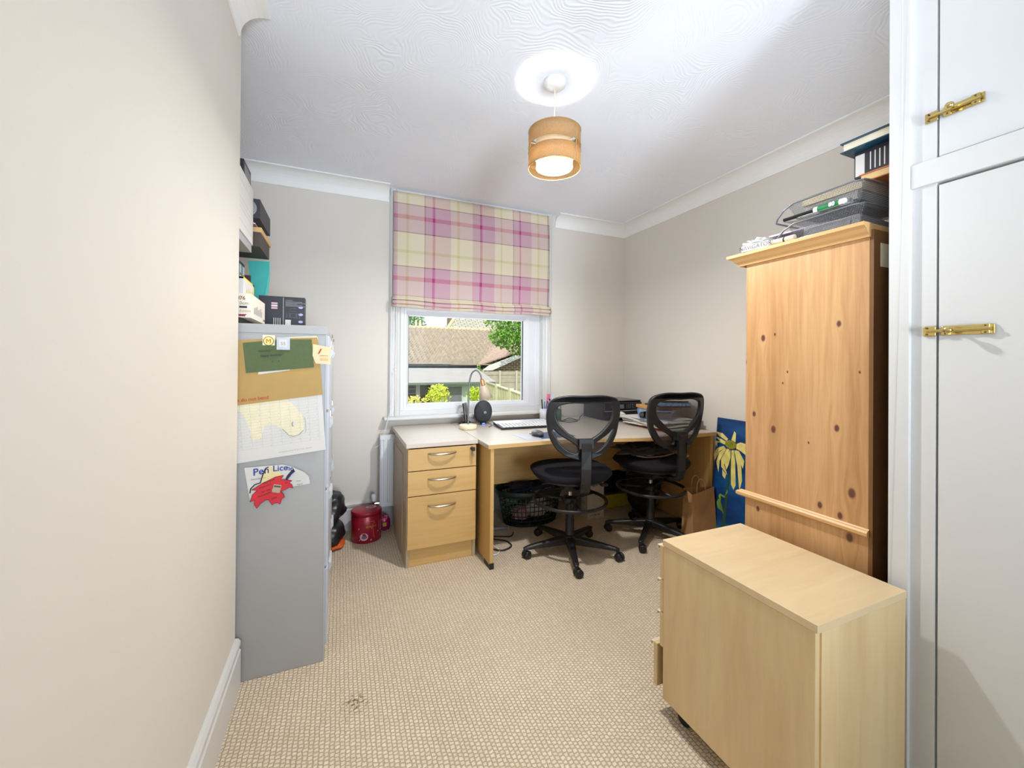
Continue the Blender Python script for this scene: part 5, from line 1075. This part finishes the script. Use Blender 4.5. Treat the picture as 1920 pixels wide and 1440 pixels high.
slab('tray_papers', 'white papers and packets in the lower letter tray', 'papers', 1.46, 1.70, .735, .895, ZP+.009, .034, plain('grey_white_papers', (190, 186, 186), .7, var=.12, vscale=60), 2)
slab('plastic_wallets', 'lilac plastic wallets sticking out of the lower letter tray', 'papers', 1.46, 1.68, .83, 1.02, ZP+.044, .006, plain('pale_lilac_plastic', (196, 186, 200), .4), 6)
slab('tray_magazine', 'white magazine in the upper letter tray', 'magazine', 1.46, 1.70, .74, .90, ZP+.079, .010, paper, -3)
slab('cream_book', 'cream edged book on the papers of the upper letter tray', 'book', 1.455, 1.68, .725, .895, ZP+.118, .024, plain('cream_page_edges', (222, 204, 166), .8), 1)
slab('tray_papers', 'thick wad of paper under the cream edged book in the upper tray', 'papers', 1.46, 1.69, .73, .885, ZP+.090, .027, plain('wad_paper', (206, 200, 190), .7), -2)
m = MB(); m.cyl((0, 0, 0), .0105, .062, 18, axis='Y'); m.cyl((0, .062, 0), .0108, .012, 18, mi=1, axis='Y'); m.cyl((0, -.014, 0), .0108, .014, 18, mi=1, axis='Y'); m.cyl((0, .074, 0), .006, .10, 12, mi=2, axis='Y'); m.xf(Matrix.Translation((1.428, .765, ZP+.083)))
txt(m, 1, '80', .017, (1.4170, .792, ZP+.078), (0, -1, 0), (0, 0, 1), bold=.0008, ext=.001)
S('green_marker', 'green and white marker pen marked 80 on the tray edge', 'marker', m, [green, whiteP, blackG])
m = MB(); m.box(1.50, 1.64, .662, .752, ZP+.150, ZP+.153); m.box(1.50, 1.64, .662, .752, ZP+.173, ZP+.176); m.box(1.50, 1.64, .660, .664, ZP+.150, ZP+.176); m.box(1.503, 1.637, .664, .748, ZP+.153, ZP+.173, 1)
S('orange_book', 'book with orange cover and tan pages above the upper letter tray', 'book', m, [plain('orange_leather', (184, 104, 56), .5), plain('tan_page_edges', (214, 182, 128), .8)])
m = MB(); m.box(1.53, 1.78, .66, .78, ZP+.180, ZP+.262); 
for k in range(4): m.poly([(1.5295, .735-.012*k, ZP+.195), (1.5295, .735-.012*k, ZP+.250), (1.5295, .738-.012*k, ZP+.250), (1.5295, .738-.012*k, ZP+.195)], 1)
m.poly([(1.5295, .777, ZP+.185), (1.5295, .777, ZP+.252), (1.5295, .752, ZP+.252), (1.5295, .752, ZP+.185)], 1)
S('boxed_paperback', 'black covered book with white lettering above the orange book', 'book', m, [darkBox, paper])
m = MB(); m.box(1.49, 1.76, .63, .80, ZP+.263, ZP+.266); m.box(1.50, 1.75, .64, .795, ZP+.266, ZP+.292, 1); m.box(1.49, 1.76, .63, .80, ZP+.292, ZP+.295)
S('blue_hardback', 'blue hardback book lying on top of the pile over the pine cupboard', 'book', m, [plain('dark_teal_cover', (16, 70, 96), .35, var=.6, vscale=9), plain('book_pages', (232, 222, 196), .8)])
m = MB(); m.box(-.105, .105, -.05, .05, 0, .022); m.xf(Matrix.Translation((1.505, 1.035, ZP)) @ Matrix.Rotation(R(4), 4, 'Z'))
txt(m, 1, 'NAVIGATOR', .021, (1.3935, 1.085, ZP+.004), (.07, -1, 0), (0, 0, 1), ext=.001); t3 = MB().box(1.402, 1.45, 1.00, 1.03, ZP+.0221, ZP+.0225); m.add(t3.v, t3.f, 2)
S('paper_ream', 'opened ream of copier paper at the window end of the pine cupboard', 'paper ream', m, [paper, blackInk, green])
m = MB(); m.blob((1.50, 1.05, ZP+.034), (.09, .045, .016), .5, 7, 3); S('crushed_wrapper', 'crushed white paper wrapper on the copier paper', 'wrapper', m, paper)
m = MB(); m.cyl((1.425, .90, ZP+.013), .010, .085, 14, axis='Y'); m.cyl((1.425, .93, ZP+.013), .0103, .006, 14, axis='Y', mi=1); S('glue_tube', 'pale tube lying in front of the letter trays', 'tube', m, [lampCream, blackInk])

# ------------------------------------------------------------------ birch drawer cabinet
bx0, bx1, by0, by1 = 1.014, 1.386, .585, 1.066
bc = T('birch_drawer_cabinet', 'birch veneer drawer cabinet on castors in the right foreground', 'cabinet', ((bx0+bx1)/2, (by0+by1)/2, 0))
P('top', MB().box(bx0-.002, bx1+.002, by0-.002, by1+.003, .580, .600), birchTop, bc, bevel=.0015)
P('side_panel', MB().box(bx0, bx0+.016, by0+.004, by1, .066, .5795), birch, bc, bevel=.001)
P('side_panel', MB().box(bx1-.016, bx1, by0, by1, .066, .5795), birch, bc, bevel=.001)
P('back_panel', MB().box(bx0+.016, bx1-.016, by0, by0+.012, .066, .5795), birch, bc)
P('bottom_panel', MB().box(bx0+.016, bx1-.016, by0+.012, by1, .066, .082), birch, bc)
zz = [.082, .232, .352, .462, .578]
for k in range(4):
    open_ = .028 if k == 0 else 0
    d_ = P('drawer', MB().box(bx0+.001, bx1-.001, by1+.001+open_, by1+.017+open_, zz[k]+.002, zz[k+1]-.003), birch, bc, bevel=.001)
    P('handle', MB().prism([(bx0+.001, by1+.017+open_, zz[k+1]-.005), (bx0+.001, by1+.030+open_, zz[k+1]-.005), (bx0+.001, by1+.032+open_, zz[k+1]-.018), (bx0+.001, by1+.0295+open_, zz[k+1]-.018), (bx0+.001, by1+.028+open_, zz[k+1]-.0075), (bx0+.001, by1+.017+open_, zz[k+1]-.0075)], (.06, 0, 0)), plain('pale_plastic_handle', (214, 200, 180), .4), d_)
for x, y in ((bx0+.05, by1-.05), (bx1-.05, by1-.05), (bx0+.05, by0+.06), (bx1-.05, by0+.06)):
    m = MB(); m.lathe([(0, -.012), (.022, -.012), (.025, -.006), (.025, .006), (.022, .012), (0, .012)], (x, y, .025), 20, axis='X'); m.box(x-.016, x+.016, y-.014, y+.014, .045, .0655); P('castor', m, blackP, bc)

# ------------------------------------------------------------------ built in cupboard (right foreground)
cx_ = 1.43
cb = T('built_in_cupboard', 'white painted floor to ceiling cupboard with brass bolts on the right', 'cupboard', (cx_+.3, -.1, 0))
m = MB(); m.box(cx_-.012, XR-.002, .610, .638, 0, ZC-.001); m.box(cx_-.012, cx_+.03, .594, .638, 0, ZC-.001); P('corner_post', m, whiteM, cb, bevel=.001)
P('stile', MB().box(cx_, cx_+.03, .545, .594, 0, ZC-.001), whiteM, cb); P('stile', MB().box(cx_, cx_+.03, -1.0, -.92, 0, ZC-.001), whiteM, cb)
P('rail', MB().box(cx_-.008, cx_+.03, -.92, .5938, 1.674, 1.738), whiteM, cb, bevel=.002)
P('plinth', MB().box(cx_+.002, cx_+.03, -.92, .545, 0, .07), whiteM, cb)
P('door', MB().box(cx_+.002, cx_+.024, -.28, .5405, .075, 1.668), whiteM, cb, bevel=.002); P('door', MB().box(cx_+.002, cx_+.024, -.28, .541, 1.742, ZC-.03), whiteM, cb, bevel=.002)
P('door', MB().box(cx_+.002, cx_+.024, -.915, -.285, .075, 1.668), whiteM, cb, bevel=.002); P('door', MB().box(cx_+.002, cx_+.024, -.915, -.285, 1.742, ZC-.03), whiteM, cb, bevel=.002)
P('interior', MB().box(cx_+.03, XR-.002, -.98, .609, .0, .03), whiteM, cb)
def bolt(z_, ya, yb_, label):
    b = P('bolt', MB().box(cx_-.0025, cx_+.0015, yb_, ya-.038, z_-.012, z_+.012), brass, cb, bevel=.001, label=label)
    P('keeper', MB().box(cx_-.006, cx_-.0, ya-.026, ya, z_-.013, z_+.013), brass, b, bevel=.002); P('guide', MB().box(cx_-.008, cx_-.002, ya-.052, ya-.036, z_-.0125, z_+.0125), brass, b, bevel=.002); P('guide', MB().box(cx_-.008, cx_-.002, yb_+.006, yb_+.022, z_-.0125, z_+.0125), brass, b, bevel=.002)
    m = MB(); m.cyl((cx_-.007, yb_+.004, z_), .0042, ya-.012-yb_, 12, axis='Y'); P('shoot', m, brass, b)
    m = MB(); m.lathe([(0, -.030), (.007, -.029), (.009, -.024), (.007, -.018), (.0035, -.014), (.0035, 0)], (cx_-.006, ya-.056, z_), 16, axis='X'); P('knob', m, brass, b)
    m = MB()
    for yy in (ya-.008, ya-.044, yb_+.014):
        for dz in (-.008, .008): m.cyl((cx_-.0088, yy, z_+dz), .0022, .002, 8, axis='X')
    P('screw', m, plain('brass_screw', (130, 100, 50), .4, .9), b)
bolt(1.287, .568, .440, 'brass barrel bolt on the tall door'); bolt(1.850, .566, .458, 'brass barrel bolt on the upper door')

# ------------------------------------------------------------------ pendant lamp
lx, ly = .875, 1.60
pl = T('pendant_lamp', 'drum pendant lamp with two tan fabric bands hanging from the ceiling', 'ceiling lamp', (lx, ly, ZC))
P('ceiling_rose', MB().lathe([(0, -.036), (.012, -.036), (.035, -.031), (.046, -.022), (.050, -.012), (.050, 0), (0, 0)], (lx, ly, ZC), 32), whiteP, pl)
P('flex', MB().tube([(lx, ly, ZC-.034), (lx-.002, ly, 2.32), (lx, ly, 2.17)], .003, 8), cream, pl)
def band(r_, z0, z1, th=.0012, n=64): return MB().lathe([(r_, z0), (r_, z1), (r_-th, z1), (r_-th, z0), (r_, z0)], (lx, ly, 0), n)
P('upper_band', band(.116, 2.157, 2.226), shadeM, pl); P('lower_band', band(.116, 2.062, 2.133), shadeM, pl); P('liner', band(.082, 2.066, 2.222), linerM, pl)
edge = plain('shade_edge', (170, 134, 84), .7); m = MB()
for r_, z_ in ((.1163, 2.226), (.1163, 2.157), (.1163, 2.133), (.1163, 2.062)): m.tube([(lx+r_*math.cos(2*PI*i/64), ly+r_*math.sin(2*PI*i/64), z_) for i in range(64)], .0013, 6, closed=True)
a = -PI/2+.42
for z0_, z1_ in ((2.157, 2.226), (2.062, 2.133)):
    s_ = [(.1168, a-.028), (.1168, a+.028)]; m.add([(lx+r_*math.cos(t), ly+r_*math.sin(t), z_) for z_ in (z0_, z1_) for r_, t in s_], [(0, 1, 3, 2)])
for t in (a, a+2.1, a+4.2): m.tube([(lx+.1165*math.cos(t), ly+.1165*math.sin(t), 2.13), (lx+.1165*math.cos(t), ly+.1165*math.sin(t), 2.16)], .002, 6)
P('trim_ring', m, edge, pl)
m = MB()
for k in range(3):
    t = a+k*2.094; m.tube([(lx+.018*math.cos(t), ly+.018*math.sin(t), 2.165), (lx+.115*math.cos(t), ly+.115*math.sin(t), 2.160)], .0015, 6)
m.lathe([(.018, 2.163), (.021, 2.165), (.018, 2.168)], (lx, ly, 0), 16); P('spider', m, whiteP, pl)
P('lamp_holder', MB().lathe([(0, 2.175), (.010, 2.175), (.016, 2.165), (.016, 2.135), (0, 2.135)], (lx, ly, 0), 18), whiteP, pl)
P('bulb', MB().lathe([(0, 2.068), (.014, 2.0695), (.026, 2.078), (.031, 2.090), (.0312, 2.098)], (lx, ly, 0), 24), bulbM, pl)
P('bulb_collar', MB().lathe([(.0314, 2.098), (.031, 2.106), (.022, 2.122), (.015, 2.134), (0, 2.135), (0, 2.0975), (.0314, 2.0975)], (lx, ly, 0), 24), whiteP, pl)  # opaque collar added to hold back the bulb's upward light

# ------------------------------------------------------------------ outside the window
ZG = -1.35
def foliage(mb, c, sc, n, size, seed, mi=0, hollow=.5):
    rd = random.Random(seed)
    for i in range(n):
        while True:
            p = Vector((rd.uniform(-1, 1), rd.uniform(-1, 1), rd.uniform(-1, 1)))
            if hollow < p.length < 1: break
        k = 1+.35*noise.noise(p*2.2+Vector((seed, 0, 0)))
        p = Vector((c[0]+p.x*sc[0]*k, c[1]+p.y*sc[1]*k, c[2]+p.z*sc[2]*k))
        a = Vector((rd.uniform(-1, 1), rd.uniform(-1, 1), rd.uniform(-1, 1))).normalized(); b = a.cross(Vector((rd.uniform(-1, 1), rd.uniform(-1, 1), rd.uniform(-1, 1)))).normalized(); s = size*rd.uniform(.6, 1.3)
        mb.add([p-a*s, p-b*s*.5, p+a*s, p+b*s*.5], [(0, 1, 2, 3)], mi)
    return mb
def leafm(name, rgb, var=.35): 
    m = plain(name, rgb, .6, var=var, vscale=3); return m
ST('ground', MB().box(-14, 26, YW+.3, 46, ZG-.2, ZG), plain('lawn_grass', (96, 124, 66), .95, var=.2, vscale=6)); bpy.data.objects['ground']['kind'] = 'structure'
tileM = plain('pantile_clay', (176, 164, 148), .8, var=.16, vscale=5)
def pantiles(x0, x1, y0, z0, y1, z1, tw=.21, rows=17):
    mb = MB(); n = int((x1-x0)/tw)*6
    for r_ in range(rows):
        t0 = r_/rows; t1 = (r_+1.12)/rows; vs = []; fs = []
        for i in range(n+1):
            x = x0+(x1-x0)*i/n; ph = (x-x0)/tw*2*PI; h = .062*(math.sin(ph)+.35*math.sin(2*ph+.6))
            for t, lift in ((t0, .12), (t0, .0), (t1, .0)):
                vs.append((x, y0+(y1-y0)*t, z0+(z1-z0)*t+h+lift if lift else z0+(z1-z0)*t+h*(.0 if t == t0 and not lift else 1)))
        # lower lip is lifted, upper end tucks under
        for i in range(n):
            a = i*3; b = (i+1)*3; fs += [(a, b, b+2, a+2), (a+1, b+1, b, a)]
        mb.add(vs, fs)
    return mb
bg1 = T('bungalow', 'bungalow with brown pantile roof and white gutter across the garden', 'house', (4.0, 17, ZG))
P('main_roof', pantiles(-3.0, 7.6, 15.0, 1.07, 18.6, 2.62), tileM, bg1, label='brown pantile slope')
P('rear_roof', MB().prism([(-3, 18.6, 2.60), (7.6, 18.6, 2.60), (7.6, 22, 1.07), (-3, 22, 1.07)], (0, 0, .05)), tileM, bg1)
m = MB(); 
for k in range(34): m.cyl((-3+.31*k, 18.6, 2.66), .11, .30, 10, axis='X')
P('ridge_tiles', m, plain('pale_ridge_clay', (206, 186, 150), .8, var=.1), bg1)
P('gutter', MB().tube([(-3, 14.92, 1.00), (5.35, 14.92, .98)], .06, 8).tube([(5.05, 14.92, .96), (5.05, 14.95, .75), (5.1, 15.1, .4), (5.1, 15.1, ZG)], .035, 8), plain('dark_grey_gutter', (50, 54, 64), .4), bg1)
P('fascia_board', MB().box(-3, 5.5, 14.96, 15.02, .78, .95), whiteP, bg1)
P('wall', MB().box(-2.8, 5.2, 15.25, 21.8, ZG, 1.0), plain('buff_render', (208, 200, 186), .9), bg1)
# projecting gable wing on the right
wing = MB(); wing.prism([(4.45, 14.95, 1.02), (6.75, 14.35, 1.50), (8.6, 14.4, 2.25), (8.0, 16.6, 2.25), (5.9, 16.4, 1.86)], (0, 0, .06))
for k in range(0): pass
P('wing_roof', MB().prism([(4.75, 14.62, .98), (6.70, 14.62, 1.62), (8.4, 14.62, 2.25), (8.4, 17.0, 2.25), (6.1, 16.75, 1.80)], (0, 0, .05)), plain('flat_brown_tile', (176, 152, 136), .8, var=.15, vscale=8), bg1)
P('barge_board', MB().prism([(4.95, 14.55, .84), (5.35, 14.55, .84), (6.72, 14.55, 1.42), (8.4, 14.55, 2.08), (8.4, 14.55, 2.26), (6.70, 14.55, 1.58), (5.2, 14.55, 1.02)], (0, .05, 0)), whiteP, bg1)
def brickmat():
    m, t, b = newmat('brown_brickwork'); co = t.nodes.new('ShaderNodeTexCoord'); mp = t.nodes.new('ShaderNodeMapping'); mp.inputs['Rotation'].default_value = (R(90), 0, 0); br = t.nodes.new('ShaderNodeTexBrick'); t.links.new(co.outputs['Object'], mp.inputs[0]); t.links.new(mp.outputs[0], br.inputs['Vector'])
    br.inputs['Scale'].default_value = 1; br.inputs['Brick Width'].default_value = .225; br.inputs['Row Height'].default_value = .075; br.inputs['Mortar Size'].default_value = .012; br.inputs['Color1'].default_value = srgb(120, 98, 72); br.inputs['Color2'].default_value = srgb(96, 78, 60); br.inputs['Mortar'].default_value = srgb(176, 166, 146)
    t.links.new(br.outputs['Color'], b.inputs['Base Color']); b.inputs['Roughness'].default_value = .9; return m
P('gable_wall', MB().prism([(5.2, 14.75, ZG), (9, 14.75, ZG), (9, 14.75, 2.3), (8.4, 14.75, 2.08), (5.2, 14.75, .86)], (0, .2, 0)), brickmat(), bg1)
h2 = T('grey_tiled_house', 'taller house with pale grey tiled roof behind the bungalow', 'house', (11, 33, ZG))
def rowtile():
    m, t, b = newmat('pale_grey_roof_tile'); co = t.nodes.new('ShaderNodeTexCoord'); mp = t.nodes.new('ShaderNodeMapping'); mp.inputs['Rotation'].default_value = (R(-36.4), 0, 0); br = t.nodes.new('ShaderNodeTexBrick'); t.links.new(co.outputs['Object'], mp.inputs[0]); t.links.new(mp.outputs[0], br.inputs['Vector'])
    br.inputs['Scale'].default_value = 1; br.inputs['Brick Width'].default_value = .5; br.inputs['Row Height'].default_value = .22; br.inputs['Mortar Size'].default_value = .03; br.inputs['Color1'].default_value = srgb(196, 192, 176); br.inputs['Color2'].default_value = srgb(178, 176, 160); br.inputs['Mortar'].default_value = srgb(110, 108, 96)
    t.links.new(br.outputs['Color'], b.inputs['Base Color']); b.inputs['Roughness'].default_value = .9; return m
P('front_roof', MB().prism([(7.25, 30, 3.25), (18, 30, 3.25), (18, 34, 6.2), (9.95, 34, 6.2)], (0, 0, .1)), rowtile(), h2)
P('hip_roof', MB().prism([(7.1, 30.1, 3.3), (9.9, 34, 6.25), (8.4, 38, 3.3)], (0, 0, .05)), plain('brown_hip_tile', (150, 130, 104), .85, var=.1), h2)
P('hip_ridge', MB().tube([(7.2, 29.95, 3.32), (9.95, 34, 6.3)], .13, 8), plain('pale_ridge', (206, 190, 156), .8), h2)
P('wall', MB().box(7.8, 17.5, 30.5, 37, ZG, 3.3), plain('pale_brick', (180, 160, 136), .9), h2)
P('chimney', MB().box(8.15, 9.3, 32.2, 33.2, 3.3, 7.2), brickmat(), h2)
cm_ = T('distant_chimney', 'small chimney stack with two pots rising behind the bungalow ridge', 'chimney', (3.92, 22.5, ZG))
P('stack', MB().box(3.65, 4.20, 22.2, 22.8, ZG, 3.03).box(3.58, 4.27, 22.13, 22.87, 2.95, 3.07), plain('buff_brick', (176, 150, 120), .9), cm_)
for x in (3.8, 4.02): P('chimney_pot', MB().cyl((x, 22.5, 3.07), .07, .33, 12, r2=.055), plain('cream_pot', (220, 206, 176), .8), cm_)
sh = T('garden_shed', 'pale green garden shed with a grey felt roof and window', 'shed', (2.6, 10.8, ZG))
P('roof', MB().prism([(-1.0, 9.40, .665), (3.55, 9.40, .665), (3.95, 12.2, .945), (-1.0, 12.2, .945)], (0, 0, .025)), plain('pale_grey_felt', (166, 163, 160), .9, var=.06, vscale=3), sh)
P('fascia', MB().box(-1.0, 3.52, 9.36, 9.40, .635, .685), plain('dark_green_fascia', (96, 112, 96), .8), sh)
P('wall', MB().box(2.03, 3.45, 9.62, 12.0, ZG, .66), plain('pale_sage_render', (200, 214, 208), .9, var=.05, vscale=4), sh)
wn = P('window', MB().box(2.26, 2.76, 9.585, 9.62, .16, .60), plain('shed_window_frame', (200, 206, 196), .6), sh); P('pane', MB().box(2.29, 2.73, 9.575, 9.585, .19, .575), plain('dusty_glass', (120, 122, 128), .2), wn)
def boards(mb, x0, x1, y, z0, z1, n, th=.02):
    for k in range(n):
        a = z0+(z1-z0)*k/n; mb.box(x0, x1, y-(th if k % 2 else th*.4), y, a, z0+(z1-z0)*(k+1)/n-.004)
    return mb
fA = T('dark_lap_fence', 'dark weathered lap fence under the shed roof on the left', 'fence', (.8, 10.2, ZG))
P('panel', boards(MB(), -1.5, 1.78, 10.2, ZG, .60, 18), plain('dark_weathered_wood', (96, 88, 78), .9, var=.15, vscale=8), fA); P('post', MB().box(1.63, 1.72, 9.55, 9.64, ZG, .66), plain('pale_post', (160, 156, 148), .8), fA); P('post', MB().box(1.80, 2.03, 9.9, 10.0, ZG, .66), plain('brown_boards', (110, 98, 84), .9), fA)
fB = T('grey_lap_fence', 'grey horizontal lap fence below the brick gable', 'fence', (5.2, 12.6, ZG))
fw = plain('grey_weathered_wood', (168, 160, 142), .9, var=.12, vscale=5)
P('panel', boards(MB(), 4.25, 7.4, 12.6, ZG, .86, 18), fw, fB)
for x in (4.25, 4.85, 5.45, 6.1): P('post', MB().box(x, x+.06, 12.53, 12.585, ZG, .88), plain('pale_fence_post', (190, 184, 166), .9), fB)
fC = T('feather_edge_fence', 'pale feather edge fence running towards the house on the right', 'fence', (3.2, 8, ZG))
a = Vector((3.25, 9.25, 0)); b = Vector((2.98, 6.3, 0)); fm = MB(); n = 34
for k in range(n):
    p = a.lerp(b, k/n); p2 = a.lerp(b, (k+.92)/n); zt = .66-.07*(k/n); d = (b-a).normalized(); nn = Vector((d.y, -d.x, 0))*.014*(1 if k % 2 else .4)
    fm.add([p, p2, p2+nn+Vector((.0, 0, 0)), p+nn, p+Vector((0, 0, 0)), p2, p2, p], [])
    fm.prism([(p.x, p.y, ZG), (p2.x, p2.y, ZG), (p2.x+nn.x, p2.y+nn.y, ZG), (p.x+nn.x, p.y+nn.y, ZG)], (0, 0, zt-ZG))
P('board', fm, plain('pale_olive_wood', (196, 190, 150), .9, var=.14, vscale=6), fC)
m = MB().tube([(a.x, a.y, .68), (b.x, b.y, .60)], .028, 6); P('capping_rail', m, plain('pale_capping', (214, 206, 176), .9), fC)
for t in (0, .33, .66, .98):
    p = a.lerp(b, t); P('post', MB().box(p.x-.045, p.x+.045, p.y-.045, p.y+.045, ZG, .72-.08*t), plain('pale_post_wood', (206, 198, 168), .9), fC)
S('white_post', 'short white post beyond the window at the fence end', 'post', MB().box(2.80, 2.87, 6.05, 6.12, ZG, .78), whiteP)
tr = T('leafy_tree', 'large bright green tree overhanging the bungalow gable on the right', 'tree', (5.9, 12.9, ZG))
m = foliage(MB(), (5.95, 13.0, 2.25), (.95, .7, .95), 3000, .06, 2, hollow=.1); foliage(m, (5.1, 12.8, 2.0), (.55, .4, .35), 700, .055, 5, hollow=.0); foliage(m, (6.3, 12.8, 3.3), (1.5, 1.0, .9), 1500, .07, 6, hollow=.2); foliage(m, (4.75, 12.8, 2.55), (.35, .3, .25), 220, .05, 8, hollow=0)
P('crown', m, leafm('fresh_green_leaves', (112, 162, 56)), tr); P('trunk', MB().tube([(6.6, 13.1, ZG), (6.5, 13.0, 1), (6.1, 13, 2.6)], .12, 8), plain('bark', (96, 84, 66), .9), tr)
tl = T('distant_tree', 'small round tree behind the bungalow ridge at the left', 'tree', (4.0, 27, ZG)); P('crown', foliage(MB(), (4.25, 27, 3.55), (.95, .8, .75), 900, .10, 11), leafm('blue_green_leaves', (120, 160, 110)), tl); P('trunk', MB().tube([(4.25, 27, ZG), (4.25, 27, 3.2)], .15, 8), plain('bark_grey', (110, 100, 84), .9), tl)
for k, (c, sc, n, col, lb_) in enumerate((((2.02, 9.0, .42), (.27, .22, .25), 900, (206, 214, 70), 'round yellow-green bush in front of the shed wall'), ((2.86, 9.0, .40), (.17, .15, .20), 500, (190, 208, 50), 'small lime bush right of the shed window'), ((1.30, 8.2, .28), (.34, .2, .22), 800, (220, 214, 110), 'pale yellow shrub at the lower left of the view'), ((4.05, 12.3, .75), (.13, .12, .36), 260, (130, 170, 70), 'thin green sapling by the grey fence corner'))):
    t_3 = T('garden_bush', lb_, 'bush', (c[0], c[1], ZG)); P('leaves', foliage(MB(), c, sc, n, .03, 20+k, hollow=.2), leafm('bush_leaves_%s' % 'abcd'[k], col, .3), t_3); P('stem', MB().tube([(c[0], c[1], ZG), (c[0], c[1], c[2])], .02, 6), plain('stem_bark', (110, 96, 70), .9), t_3)
